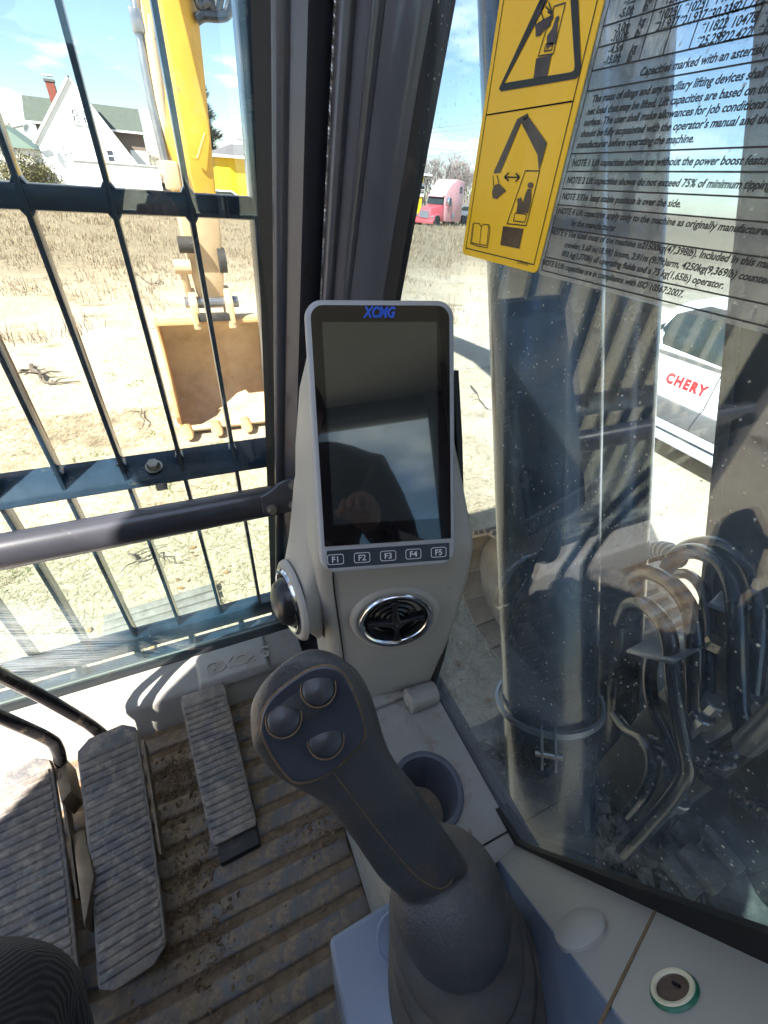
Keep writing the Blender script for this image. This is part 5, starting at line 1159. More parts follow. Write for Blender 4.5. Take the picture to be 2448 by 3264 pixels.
# right-hand track
mat('track_mud', (0.27, 0.185, 0.115), 0.9, var=0.3, vs=6, bump=0.7, bs=30, dust=((0.42, 0.32, 0.21), 0.3, 7, 0.3))
trk = thing('crawler_track', 'mud-covered steel crawler track with flat shoes, in front of the right pane', 'track', (1.78, 0, GROUND))
TX0, TX1, TY0, TY1, TR = 1.50, 2.06, -1.9, 1.32, 0.42; TZ = GROUND + TR
loop = []
Ls = TY1 - TY0; per_ = 2 * Ls + 2 * pi * TR; ns = 46; shoe0 = None
for i in range(ns):
    s = per_ * i / ns
    if s < Ls: p, t_ = V((0, TY0 + s, TZ + TR)), V((0, 1, 0))
    elif s < Ls + pi * TR: a = (s - Ls) / TR; p, t_ = V((0, TY1 + TR * sin(a), TZ + TR * cos(a))), V((0, cos(a), -sin(a)))
    elif s < 2 * Ls + pi * TR: p, t_ = V((0, TY1 - (s - Ls - pi * TR), TZ - TR)), V((0, -1, 0))
    else: a = (s - 2 * Ls - pi * TR) / TR; p, t_ = V((0, TY0 - TR * sin(a), TZ - TR * cos(a))), V((0, -cos(a), sin(a)))
    n_ = V((1, 0, 0)).cross(t_)
    if shoe0 is None:
        q = MB(); w = per_ / ns * 0.94
        q.bmm((-0.28, -w / 2, -0.018), (0.28, w / 2, 0.0))
        for gy in (-w * .42, -w * .05, w * .30): q.bmm((-0.28, gy, 0.001), (0.28, gy + 0.018, 0.026))
        sv = ORG[trk.name].copy(); ORG[trk.name] = V((0, 0, 0)); shoe0 = q.build('track_shoe', MATS['track_mud'], trk, bevel=0.004, seg=1); ORG[trk.name] = sv; o = shoe0
    else: o = share(shoe0, trk)
    o.matrix_local = Matrix.Translation(V((1.78, 0, 0)) + p - ORG[trk.name]) @ Matrix(((1, 0, 0, 0), (0, t_.y, n_.y, 0), (0, t_.z, n_.z, 0), (0, 0, 0, 1)))
MB().bmm((1.60, TY0, TZ - .25), (1.96, TY1, TZ + .25)).build('track_frame', MATS['track_mud'], trk, bevel=0.02)
for y in (TY0, TY1):
    w = MB(); w.tube([V((1.66, y, TZ)), V((1.90, y, TZ))], 0.39, 28); w.build('idler_wheel', MATS['track_mud'], trk, smooth=40)
# ================================================================ houses, trees, vehicles in the distance
mat('white_siding', (0.80, 0.80, 0.78), 0.6, var=0.03, vs=0.5)
mat('white_trim', (0.78, 0.78, 0.77), 0.6, var=0.03)
mat('green_shingle', (0.085, 0.10, 0.082), 0.9, var=0.15, vs=3)
mat('brown_siding', (0.20, 0.155, 0.125), 0.8, var=0.1)
mat('brick_red', (0.24, 0.065, 0.045), 0.85, var=0.2, vs=9)
mat('window_dark', (0.05, 0.055, 0.075), 0.15, var=0.2)
mat('curtain', (0.45, 0.47, 0.48), 0.8, var=0.1)
mat('yellow_wall', (0.78, 0.52, 0.012), 0.6, var=0.04, vs=0.6)
mat('grey_shingle', (0.13, 0.12, 0.125), 0.9, var=0.15, vs=3)
mat('bark', (0.24, 0.19, 0.165), 0.9, var=0.25, vs=2)
mat('bark_pink', (0.34, 0.24, 0.22), 0.9, var=0.2, vs=1)
leafmat('spruce', (0.055, 0.065, 0.028), (0.15, 0.135, 0.065), 0.9)
leafmat('shrub_leaf', (0.06, 0.075, 0.025), (0.19, 0.15, 0.075), 1.2)
HY = 58.0
def hp(x, y, d=HY): return P_y(x, y, d)
house = thing('gabled_house', 'white gabled house with green shingle roof and brick chimney behind the guard bars', 'house', (-4, 61, GROUND))
ap, el, er = V((-4.30, HY, 5.82)), V((-8.12, HY, 1.50)), V((0.45, HY, -1.15))
wl_ = MB(); wl_.prism([V((-8.12, HY, GROUND)), el, ap, er, V((0.45, HY, GROUND))], (0, 6, 0)); wl_.build('front_wall', MATS['white_siding'], house, smooth=0)
def slab(a, b_, th, y0, y1, m, name, par, over=0.3):
    d = (b_ - a).normalized(); nrm = V((-d.z, 0, d.x)); nrm = nrm if nrm.z > 0 else -nrm
    a2, b2 = a + nrm * .02, b_ + d * over + nrm * .02
    q = MB(); q.prism([V((p.x, y0, p.z)) for p in (a2, b2, b2 + nrm * th, a2 + nrm * th)], (0, y1 - y0, 0)); return q.build(name, MATS[m], par, smooth=0)
slab(ap, el, 0.18, HY - 0.15, HY + 6, 'white_trim', 'roof_edge', house, 0.35); slab(ap, er, 0.10, HY - 0.05, HY + 6, 'white_trim', 'roof_edge', house, 0.0)
slab(ap + V((0, 0, .18)), el + V((-.1, 0, .18)), 0.06, HY + .1, HY + 6, 'green_shingle', 'gable_roof', house, 0.4)
# cross wing behind, ridge along x
RY, EY = 66.0, 63.2
wing = MB(); wing.bmm((-8.6, EY + .3, GROUND), (0.62, EY + 5.5, 2.95)); wing.build('wing_wall', MATS['brown_siding'], house, smooth=0)
MB().bmm((-0.9, EY + .26, GROUND), (0.66, EY + .31, 1.55)).build('wing_lower_wall', MATS['white_siding'], house, smooth=0)
rf = MB(); rf.prism([V((-9.3, EY - .2, 3.0)), V((-9.3, RY, 5.0)), V((-9.3, RY + 2.8, 3.0))], (10.0, 0, 0)); rf.build('wing_roof', MATS['green_shingle'], house, smooth=0)
MB().bmm((-9.35, EY - .30, 2.86), (0.75, EY - .2, 3.02)).build('wing_fascia', MATS['white_trim'], house, smooth=0)
ch = MB(); c = hp(170, 295, 62); ch.bmm((c.x - .38, 61.6, 2.0), (c.x + .30, 62.3, hp(160, 265, 62).z)); ch.build('chimney', MATS['brick_red'], house, smooth=0)
t_ = hp(158, 262, 62).z; MB().bmm((c.x - .46, 61.55, t_), (c.x + .36, 62.35, t_ + .18)).build('chimney_cap', MATS['grey_shingle'], house); MB().bmm((c.x - .42, 61.6, t_ + .38), (c.x + .3, 62.3, t_ + .46)).build('chimney_hood', MATS['white_trim'], house)
def win(par, a, b_, Y_, split=True, shade=0.0, m='window_dark'):
    p, q = hp(*a, Y_), hp(*b_, Y_); x0, x1 = min(p.x, q.x), max(p.x, q.x); z0, z1 = min(p.z, q.z), max(p.z, q.z); f = 0.09
    fr_ = MB()
    for lo, hi in (((x0, z0), (x0 + f, z1)), ((x1 - f, z0), (x1, z1)), ((x0, z0), (x1, z0 + f)), ((x0, z1 - f), (x1, z1)), ((x0, (z0 + z1) / 2 - .04), (x1, (z0 + z1) / 2 + .04))):
        fr_.bmm((lo[0], Y_ - .10, lo[1]), (hi[0], Y_ - .01, hi[1]))
    w_ = fr_.build('window', MATS['white_trim'], par, smooth=0)
    MB().bmm((x0 + .02, Y_ - .05, z0 + .02), (x1 - .02, Y_ - .03, (z0 + z1) / 2)).build('pane', MATS[m], w_, smooth=0)
    MB().bmm((x0 + .02, Y_ - .05, (z0 + z1) / 2 + .001), (x1 - .02, Y_ - .03, z1 - .02)).build('pane', MATS['window_dark' if shade < .5 else 'curtain'], w_, smooth=0)
    if shade: MB().bmm((x0 + (x1 - x0) * .45, Y_ - .06, z0 + .05), (x1 - .1, Y_ - .052, z1 - .1)).build('curtain', MATS['curtain'], w_, smooth=0)
    MB().bmm((x0 - .1, Y_ - .14, z0 - .09), (x1 + .1, Y_ - .01, z0 - .002)).build('sill', MATS['white_trim'], w_, smooth=0)
win(house, (222, 344), (252, 392), HY, shade=.3); win(house, (256, 349), (286, 397), HY, shade=.6)
win(house, (192, 458), (236, 520), HY, shade=.9, m='curtain'); win(house, (335, 475), (372, 520), HY)
lw = MB(); p, q = hp(232, 507, 56), hp(505, 537, 56); lw.bmm((p.x, 55.8, GROUND), (q.x, 58, (p.z + q.z) / 2)); lw.build('porch_annex', MATS['white_siding'], house, smooth=0)
MB().bmm((p.x - .1, 55.7, (p.z + q.z) / 2 + .002), (q.x + .1, 58, (p.z + q.z) / 2 + .10)).build('annex_cap', MATS['curtain'], house, smooth=0)
MB().tube([hp(72, 398, 57), hp(40, 405, 57)], 0.12, 8).build('satellite_bracket', MATS['curtain'], house)
MB().lathe([(0, 0), (.25, .04), (.42, .14)], hp(95, 418, 57), (.3, -1, .3), 18).build('satellite_dish', MATS['curtain'], house)
# second roof at the left edge
h2 = thing('green_roof_house', 'low house with pale green roof half hidden by shrubs at the left edge', 'house', (-19, 82, GROUND))
p, q = hp(95, 475, 80), hp(-90, 475, 80); r_ = hp(0, 395, 80)
MB().bmm((q.x, 80, GROUND), (p.x, 88, p.z)).build('wall', MATS['white_siding'], h2, smooth=0)
mat('pale_green_roof', (0.20, 0.27, 0.23), 0.8, var=0.1)
MB().prism([V((p.x + .6, 79.6, p.z)), V((r_.x, 79.6, r_.z)), V((q.x - .6, 79.6, p.z))], (0, 9, 0)).build('roof', MATS['pale_green_roof'], h2, smooth=0)
# yellow building, stretches behind the corner post
yb = thing('yellow_building', 'bright yellow one-storey building with grey hip roof behind the corner post', 'building', (18, 64, GROUND))
YB = 60.0
c0 = P_y(727, 495, YB); cL = P_y(682, 505, YB + 2.0); rE = P_y(1352, 560, YB)
zt_ = P_y(735, 500, YB).z - .05
MB().prism([V((c0.x, YB, GROUND)), V((rE.x, YB, GROUND)), V((rE.x, YB + 9, GROUND)), V((c0.x - 1.3, YB + 9, GROUND)), V((c0.x - 1.3, YB + 1.4, GROUND))], (0, 0, zt_ - GROUND)).build('wall', MATS['yellow_wall'], yb, smooth=0)
e = 0.75; q = [V((c0.x - .5, YB - e, zt_ + .18)), V((rE.x + e, YB - e, zt_ + .18)), V((rE.x + e, YB + 9.5, zt_ + .18)), V((c0.x - 1.3 - e, YB + 9.5, zt_ + .18)), V((c0.x - 1.3 - e, YB + 1.0, zt_ + .18))]
top = [V((c0.x + 1.2, YB + 4.0, zt_ + 1.3)), V((rE.x - 4, YB + 4.5, zt_ + 1.45)), V((rE.x - 4, YB + 5, zt_ + 1.45)), V((c0.x + 1.6, YB + 5, zt_ + 1.3)), V((c0.x + 1.0, YB + 4.5, zt_ + 1.3))]
MB().loft([q, top]).build('roof', MATS['grey_shingle'], yb, smooth=0)
MB().loft([[p + V((0, 0, -.22)) for p in q], [p + V((0, 0, -.005)) for p in q]]).build('fascia', MATS['white_trim'], yb, smooth=0)
win(yb, (789, 570), (806, 622), YB - .02); win(yb, (811, 576), (828, 624), YB - .02)
MB().bmm((P_y(811, 560, YB).x - .1, YB - .06, GROUND), (P_y(818, 560, YB).x, YB - .012, zt_ - 1.0)).build('corner_trim', MATS['white_trim'], yb, smooth=0)
sg0, sg1 = P_y(1318, 582, YB), P_y(1350, 628, YB)
sb = MB().bmm((sg0.x - .6, YB - .10, sg1.z), (sg1.x, YB - .012, sg0.z)).build('wall_sign', MATS['white_trim'], yb, smooth=0)
for k, (a, c_) in enumerate(((0.22, 0.42), (0.48, 0.60), (0.64, 0.74))):
    h_ = sg0.z - sg1.z; MB().bmm((sg0.x - .5, YB - .12, sg0.z - h_ * c_), (sg1.x - .05, YB - .101, sg0.z - h_ * a)).build('sign_band', MATS['label_black' if k == 0 else 'brown_siding'], sb, smooth=0)
dp = MB(); dp.tube([P_y(1368, 550, YB), P_y(1364, 562, YB), P_y(1357, 574, YB)], 0.12, 8); dp.build('downspout', MATS['white_trim'], yb)
# white blocks behind it
wb = thing('white_block_building', 'plain white building with tall chimney block above the yellow building roof', 'building', (14, 84, GROUND))
a, b_ = P_y(722, 445, 82), P_y(1000, 470, 82); MB().bmm((a.x, 82, GROUND), (b_.x, 90, a.z)).build('wall', MATS['white_siding'], wb, smooth=0)
a, b_ = P_y(748, 416, 82), P_y(772, 450, 82); MB().bmm((a.x, 81.8, 0), (b_.x, 84, a.z)).build('chimney_block', MATS['white_siding'], wb, smooth=0)
MB().bmm((a.x + .1, 81.7, a.z - .9), (b_.x - .1, 81.79, a.z - .15)).build('grille', MATS['curtain'], wb, smooth=0)

# ---- trees
def bare_tree_mesh(seed, h, m, twig=0.02, depth=5):
    rn = random.Random(seed); mb = MB(); tr = MB()
    def rec(p, d, l, r, k):
        q = p + d * l; tgt = tr if k >= depth - 1 else mb
        tgt.tube([p, p.lerp(q, .5) + V((rn.gauss(0, .03), rn.gauss(0, .03), 0)) * l, q], [r, r * .85, r * .7], 3 if k < depth - 1 else 5, cap=False)
        if k == 0: return
        for _ in range(rn.choice((2, 3, 3)) if k > 1 else 3):
            e = (d + V((rn.gauss(0, .42), rn.gauss(0, .42), rn.gauss(.12, .22)))).normalized(); rec(p.lerp(q, rn.uniform(.6, 1)), e, l * rn.uniform(.6, .82), max(twig * .55, r * .58), k - 1)
    rec(V((0, 0, 0)), V((rn.gauss(0, .04), rn.gauss(0, .04), 1)).normalized(), h * .27, h * .016, depth)
    return tr, mb
protos = []
def bare_tree(px, Y_, h, kind, label, group):
    p = P_y(px, 600, Y_); loc = V((p.x, Y_, GROUND)); global protos
    t = thing('bare_tree', label, 'tree', loc, group=group)
    if len(protos) < 4:
        tr, mb = bare_tree_mesh(20 + len(protos), 10.0, None, 0.045); ORG[t.name] = V((0, 0, 0))
        a = tr.build('trunk', MATS['bark'], t, smooth=60); c = mb.build('crown', MATS['bark_pink' if len(protos) % 2 else 'bark'], t, smooth=0); protos.append((a, c)); ORG[t.name] = loc
    else:
        a, c = protos[kind % 4]; share(a, t); share(c, t)
    s = h / 10.0; t.scale = (s, s, s); t.rotation_euler = (0, 0, rnd.uniform(0, 6.28)); return t
i = 0
for px in (1330, 1352, 1370, 1388, 1402, 1418, 1432, 1447, 1462, 1478, 1492, 1507, 1522, 1540):
    for Y_ in (62, 74):
        bare_tree(px + rnd.uniform(-8, 8), Y_ + rnd.uniform(-3, 3), rnd.uniform(7.0, 9.5) * (1.0 if Y_ < 70 else 1.15), i, 'leafless grey-pink tree in the wood behind the red truck', 'wood behind the truck'); i += 1
for px, Y_, h in ((-25, 92, 14), (18, 96, 12), (50, 100, 11), (85, 110, 11)):
    bare_tree(px, Y_, h, i, 'leafless tree far left behind the white house', 'bare trees left of the house'); i += 1
for px, Y_, h in ((500, 75, 7), (520, 80, 6)):
    bare_tree(px, Y_, h, i, 'small leafless tree between the white house and the arm', 'bare trees right of the house'); i += 1
def spruce(px, Y_, h, label):
    loc = V((P_y(px, 600, Y_).x, Y_, GROUND)); t = thing('spruce_tree', label, 'tree', loc); rn = random.Random(int(px))
    MB().tube([loc, loc + V((0, 0, h))], [h * .02, h * .003], 8).build('trunk', MATS['bark'], t)
    mb = MB()
    for k in range(6000):
        v = rn.random() ** .8; z = h * (0.08 + 0.92 * v); R_ = h * 0.30 * (1 - v) ** .85 * rn.uniform(.35, 1.08) * (0.75 + 0.35 * sin(v * 40 + rn.random())); a = rn.uniform(0, 2 * pi)
        p = loc + V((cos(a) * R_, sin(a) * R_, z - R_ * .15)); d = V((cos(a), sin(a), rn.uniform(.0, .7))).normalized(); s = d.cross(V((0, 0, 1))).normalized() * h * .011
        l = h * rn.uniform(.03, .065); mb.add([p - s, p + s, p + d * l + V((0, 0, l * .15))], [(0, 1, 2)])
    mb.build('crown', MATS['spruce'], t, smooth=0)
spruce(676, 72, 12.2, 'dark green spruce rising behind the yellow building, right of the arm')
spruce(842, 95, 11.0, 'dark spruce tip just left of the front post')
def shrub(px, py, Y_, r, label):
    c = P_y(px, py, Y_); loc = V((c.x, Y_, GROUND)); t = thing('shrub', label, 'shrub', loc); rn = random.Random(int(px * 7)); mb = MB(); st = MB()
    H_ = c.z - GROUND
    for k in range(1300):
        a, v = rn.uniform(0, 2 * pi), rn.random(); q = V((rn.gauss(0, r * .55), rn.gauss(0, r * .55), H_ * v + rn.gauss(0, .2)))
        p = loc + q; d = V((rn.gauss(0, 1), rn.gauss(0, 1), rn.gauss(.3, 1))).normalized(); s = d.orthogonal().normalized() * .05; mb.add([p - s, p + s, p + d * .32], [(0, 1, 2)])
    for k in range(14): a = rn.uniform(0, 6.28); st.tube([loc, loc + V((cos(a) * r * .3, sin(a) * r * .3, H_ * .5)), loc + V((cos(a) * r * .7, sin(a) * r * .7, H_ * rn.uniform(.8, 1.15)))], [.05, .035, .015], 4)
    st.build('stems', MATS['bark'], t); mb.build('foliage', MATS['shrub_leaf'], t, smooth=0)
shrub(60, 490, 56, 1.6, 'tangled olive shrub at the left edge beside the white house'); shrub(115, 530, 57, 1.3, 'lower green shrub against the left wall of the white house'); shrub(20, 520, 60, 1.7, 'brown brushy shrub at the far left edge')
# overhead cables
cb_ = thing('overhead_cables', 'thin utility cables crossing the sky above the red truck', 'cable', P_y(1300, 600, 68))
for (a, c) in (((1300, 418), (1640, 372)), ((1290, 430), (1640, 392)), ((1310, 468), (1560, 482)), ((1310, 505), (1560, 470)), ((1360, 556), (1560, 555)), ((1360, 568), (1560, 567)), ((1355, 582), (1560, 580)), ((1356, 592), (1560, 588))):
    p, q = P_y(*a, 58), P_y(*c, 58); MB().tube([p, p.lerp(q, .5) - V((0, 0, .12)), q], 0.028, 4).build('cable', MATS['bark'], cb_)
# ---- red truck tractor
mat('truck_pink', (0.72, 0.36, 0.36), 0.35, var=0.06, vs=2, coat=0.2)
mat('truck_red', (0.58, 0.09, 0.10), 0.3, var=0.06, vs=2, coat=0.3)
mat('tyre', (0.02, 0.02, 0.02), 0.8)
mat('car_white', (0.80, 0.80, 0.81), 0.25, var=0.02, coat=0.6)
mat('car_grey', (0.16, 0.165, 0.18), 0.3, var=0.05, coat=0.5)
mat('car_glass', (0.02, 0.03, 0.03), 0.05, var=0.1, rvar=0)
mat('cladding', (0.11, 0.105, 0.10), 0.55, var=0.12, vs=5, dust=((0.30, 0.25, 0.18), 0.15, 4, 0.35))
tk_o = P_z(1395, 735, GROUND); tk_s = 0.98
tk_o = V((25.05, 42.5, GROUND - 0.15))
trkv = thing('semi_truck', 'faded red and pink sleeper-cab truck parked in tall grass at the wood edge', 'truck', tk_o)
hd_ = V((-0.86, -0.51, 0)).normalized(); sd_ = V((0.51, -0.86, 0)).normalized()          # heading, side towards the viewer
def T(a, s, z): return tk_o + (hd_ * a + sd_ * s) * tk_s + V((0, 0, z * tk_s))
def sect(rows, name, m, par=trkv, bevel=0.08):
    q = MB(); q.loft([[T(a, w, z0), T(a, -w, z0), T(a, -w * tw, z1), T(a, w * tw, z1)] for a, w, z0, z1, tw in rows]); return q.build(name, MATS[m], par, bevel=bevel, smooth=50)
sect([(-1.6, 1.1, .55, 3.55, .92), (-1.5, 1.15, .5, 3.62, .92), (-0.2, 1.15, .5, 3.70, .86), (0.55, 1.12, .5, 3.45, .82), (1.2, 1.05, .5, 2.95, .82), (1.65, 1.0, .55, 2.45, .85)], 'sleeper_cab', 'truck_pink', bevel=0.12)
sect([(1.55, 1.0, .55, 1.85, .88), (2.2, .95, .5, 1.70, .75), (3.3, .85, .5, 1.50, .68), (3.55, .80, .55, 1.35, .68)], 'hood', 'truck_red')
sect([(2.4, 1.12, .42, 1.15, .85), (3.5, 1.10, .45, 1.0, .8)], 'fender', 'truck_red', bevel=.1)
MB().loft([[T(1.95, .86, 1.80), T(1.95, -.86, 1.80), T(1.95, -.86, 1.80), T(1.95, .86, 1.80)], [T(1.70, .80, 2.36), T(1.70, -.80, 2.36), T(1.60, -.80, 2.36), T(1.60, .80, 2.36)]]).build('windshield', MATS['car_glass'], trkv, smooth=0)
MB().prism([T(0.75, 1.08, 1.72), T(1.55, 1.02, 1.72), T(1.40, .97, 2.32), T(0.75, 1.02, 2.32)], sd_ * .05).build('side_window', MATS['car_glass'], trkv)
MB().prism([T(-1.15, 1.045, 2.72), T(-0.72, 1.045, 2.72), T(-0.72, 1.02, 3.22), T(-1.02, 1.02, 3.22), T(-1.15, 1.03, 3.05)], sd_ * .06).build('sleeper_window', MATS['car_glass'], trkv)
MB().prism([T(1.60, .84, 2.42), T(1.60, -.84, 2.42), T(1.95, -.80, 2.34), T(1.95, .80, 2.34)], (0, 0, .09)).build('visor', MATS['truck_pink'], trkv, bevel=.02)
MB().prism([T(3.57, .5, .75), T(3.57, -.5, .75), T(3.57, -.46, 1.30), T(3.57, .46, 1.30)], hd_ * .05).build('grille', MATS['car_grey'], trkv)
for s in (.72, -.72): MB().box(T(3.42, s, .86), (.34, .22, .20), (sd_, hd_, V((0, 0, 1)))).build('headlight', MATS['chrome'], trkv, bevel=.04)
MB().prism([T(3.75, 1.05, .35), T(3.75, -1.05, .35), T(3.5, -1.05, .35), T(3.5, 1.05, .35)], (0, 0, .30)).build('bumper', MATS['truck_red'], trkv, bevel=.05)
MB().box(T(1.75, 1.30, 2.05), (.20, .10, .62), (sd_, hd_, V((0, 0, 1)))).build('mirror', MATS['chrome'], trkv, bevel=.03)
MB().box(T(.25, 1.18, .98), (.02, .5, .42), (sd_, hd_, V((0, 0, 1)))).build('side_plaque', MATS['curtain'], trkv)
for a in (2.95, -2.4, -3.6):
    for s in (.95, -.95):
        w = MB(); w.tube([T(a, s - .14, .5), T(a, s + .14, .5)], .5, 20); w.build('wheel', MATS['tyre'], trkv, smooth=40)
MB().beam(T(-1.6, 0, .75), T(-4.2, 0, .75), .9, .25).build('chassis', MATS['car_grey'], trkv)
# ---- pickup with red lettering
pk_x, pk_y = 5.1, 2.75
pk = thing('pickup_truck', 'white pickup truck with red lettering on its door, seen between cylinder and boom', 'pickup truck', (pk_x + .9, pk_y, GROUND))
def K(y, z, x=0.0): return V((pk_x + x + 0.06 * (pk_y - y) * 0, y, GROUND + z))
def kprism(pts, d0, d1, name, m, bevel=0.03, par=pk):
    q = MB(); q.loft([[K(y, z, d0) for y, z in pts], [K(y, z, d1) for y, z in pts]]); return q.build(name, MATS[m], par, bevel=bevel, smooth=50)
body_pts = [(0.2, .34), (0.2, .95), (0.25, 1.18), (1.2, 1.20), (3.5, 1.14), (4.05, 1.10), (5.1, 1.02), (5.35, .85), (5.4, .40), (4.8, .34)]
q = MB(); ins = 0.10
def shrinkp(pts, k): cy_ = sum(p[0] for p in pts) / len(pts); cz_ = sum(p[1] for p in pts) / len(pts); return [(cy_ + (p[0] - cy_) * k, cz_ + (p[1] - cz_) * k) for p in pts]
q.loft([[K(y, z, 0.0) for y, z in shrinkp(body_pts, .99)], [K(y, z, 0.03) for y, z in body_pts], [K(y, z, 1.85) for y, z in body_pts]])
kb_ = q.build('body', MATS['car_white'], pk, bevel=0.03, smooth=60)
cabp = [(1.55, 1.14), (1.75, 1.72), (2.05, 1.80), (3.0, 1.78), (3.35, 1.66), (4.05, 1.12)]
q = MB(); q.loft([[K(y, z, .03 + .30 * max(0, z - 1.12) / .66 * .55) for y, z in cabp], [K(y, z, 1.77 - .30 * max(0, z - 1.12) / .66 * .55) for y, z in cabp]]); q.build('greenhouse', MATS['car_white'], pk, bevel=0.03, smooth=50)
def kwin(pts, name, m='car_glass', off=0.0): 
    q = MB(); q.loft([[K(y, z, .024 - off + .165 * max(0, z - 1.12) / .66) for y, z in pts], [K(y, z, .06 + .165 * max(0, z - 1.12) / .66) for y, z in pts]]); return q.build(name, MATS[m], pk, bevel=0.008, smooth=40)
kwin([(2.62, 1.17), (2.66, 1.66), (3.10, 1.66), (3.40, 1.52), (3.46, 1.35), (3.36, 1.20)], 'front_side_window'); kwin([(1.85, 1.18), (1.95, 1.62), (2.52, 1.66), (2.50, 1.17)], 'rear_side_window')
kwin([(3.47, 1.20), (3.45, 1.42), (3.62, 1.30), (3.80, 1.20)], 'quarter_window')
q = MB(); q.loft([[K(y, z, -.012) for y, z in ((1.6, 1.135), (1.6, 1.165), (3.75, 1.150), (3.75, 1.120))], [K(y, z, .08) for y, z in ((1.6, 1.135), (1.6, 1.165), (3.75, 1.150), (3.75, 1.120))]]); q.build('belt_trim', MATS['cladding'], pk)
kprism([(0.3, .44), (0.3, .66), (4.2, .70), (4.2, .46)], -.025, .08, 'side_cladding', 'cladding', 0.02); kprism([(0.4, .34), (0.4, .437), (4.2, .455), (4.2, .36)], -.018, .1, 'rocker_panel', 'car_white', 0.02)
kprism([(0.6, .24), (0.6, .30), (3.95, .32), (3.95, .26)], -.11, .12, 'side_step', 'curtain', 0.02)
for y in (1.66, 2.56, 3.72):
    q = MB(); q.tube([K(y + .02, .48, -.028), K(y, .66, -.027), K(y - .01, .72, -.003), K(y, 1.12, -.003)], 0.006, 6); q.build('door_gap', MATS['tyre'], pk)
for y in (2.22, 1.4):
    q = MB(); q.loft([[K(y, .96, -.035), K(y + .20, .965, -.035), K(y + .20, 1.0, -.035), K(y, .995, -.035)], [K(y, .96, -.01), K(y + .20, .965, -.01), K(y + .20, 1.0, -.01), K(y, .995, -.01)]]); q.build('door_handle', MATS['chrome'], pk, bevel=0.008)
q = MB(); q.lathe([(0, .03), (.035, .026), (.045, 0)], K(2.05, .865, -.002), (-1, 0, 0), 20); q.build('side_marker', MATS['curtain'], pk)
mat('red_letter', (0.62, 0.025, 0.03), 0.4, var=0.04)
tl, tr_ = P_x(2112, 1216, pk_x - .004), P_x(2253, 1268, pk_x - .004)
text_mb('CHERY', 0.15, V((pk_x - .005, 3.10, GROUND + .855)), V((0, -1, 0)), V((0, 0, 1)), shear=0.0, width=0.50, bold=0.010, space=1.25).build('door_lettering', MATS['red_letter'], pk, smooth=0)
for y in (0.95, 4.55):
    w = MB(); w.lathe([(0, .02), (.22, .02), (.25, .0), (.36, .0), (.385, .03), (.385, .22), (0, .22)], K(y, .385, .02), (1, 0, 0), 28); w.build('wheel', MATS['tyre'], pk, smooth=40)
    w = MB(); w.lathe([(0, .0), (.20, .012), (.24, .03)], K(y, .385, .012), (1, 0, 0), 20); w.build('rim', MATS['chrome'], pk, smooth=40)
q = MB(); q.box(K(3.38, 1.28, -.12), (.20, .12, .16)); q.build('door_mirror', MATS['car_white'], pk, bevel=.04)
# distant cars
def far_car(px, py, Y_, m, label, dirx=1):
    o = P_y(px, py, Y_); o.z = GROUND; t = thing('parked_car', label, 'car', o)
    pr = [(-2.1, .3), (-2.15, .75), (-1.3, .95), (-.7, 1.42), (.9, 1.42), (1.7, .95), (2.2, .85), (2.2, .3)]
    MB().prism([o + V((a, 0, z)) for a, z in pr], (0, 1.7, 0)).build('body', MATS[m], t, bevel=.08)
    MB().prism([o + V((a, -.02, z)) for a, z in ((-1.1, .97), (-.62, 1.34), (.82, 1.34), (1.4, .97))], (0, .04, 0)).build('side_window', MATS['car_glass'], t)
    for a in (-1.35, 1.35): MB().tube([o + V((a, -.05, .33)), o + V((a, .2, .33))], .33, 16).build('wheel', MATS['tyre'], t)
far_car(712, 640, 50, 'car_white', 'white car parked in front of the yellow building behind the upper guard rail')
far_car(500, 560, 68, 'car_grey', 'grey car parked right of the white house')
far_car(1488, 690, 52, 'car_grey', 'dark car half hidden behind the pink truck sleeper')
# ================================================================ warning label and capacity table on the right pane
LX = XW - 0.0016
def LP(zx, zy, d=0.0): return P_x(1450 + zx / 1.6623, zy / 1.6623, LX - d)
lab = thing('warning_label', 'yellow warning sticker with black excavator pictograms on the right pane', 'sticker', LP(40, 1340))
EYV, EZV = V((0, -1, 0)), V((0, 0, 1))
y_l = sum(LP(*p).y for p in ((32, 1335), (160, 580))) / 2; y_r = LP(437, 1435).y; z_b = LP(32, 1340).z - .0005; z_t = z_b + 0.30
def U(y): return y
w_ = y_l - y_r
b_ = MB(); b_.loft([[p + V((d, 0, 0)) for p in rrect(V((LX, y_l, z_b)), EYV, EZV, w_, z_t - z_b, 0.004, 5)] for d in (0.0008, 0.0)])
b_.build('sticker_base', MATS['label_yellow'], lab, smooth=0)
def flat(polys, m, name, d):
    q = MB()
    for p in polys: q.poly([LP(x, y, d) for x, y in p])
    return q.build(name, MATS[m], lab, smooth=0)
def line(a, c, wd, mb, d): 
    p, q = LP(*a, d), LP(*c, d); t = (q - p).normalized(); s = V((0, -t.z, t.y)) * (wd / 2); mb.poly([p - s, q - s, q + s, p + s])
def rectline(y0, y1, z0, z1, wd, mb, d):
    for (ya, yb_, za, zb) in ((y0, y1, z0, z0 + wd), (y0, y1, z1 - wd, z1), (y0, y0 - wd, z0, z1), (y1 + wd, y1, z0, z1)):
        mb.poly([V((LX - d, ya, za)), V((LX - d, yb_, za)), V((LX - d, yb_, zb)), V((LX - d, ya, zb))])
bd_ = MB(); ins_ = 0.0045; zm = LP(180, 608).z
rectline(y_l - ins_, y_r + ins_, z_b + ins_, zm + .0003, 0.0007, bd_, .0003); rectline(y_l - ins_, y_r + ins_, zm - .0003, z_t - ins_, 0.0007, bd_, .0003)
bd_.build('border_line', MATS['label_black'], lab, smooth=0)
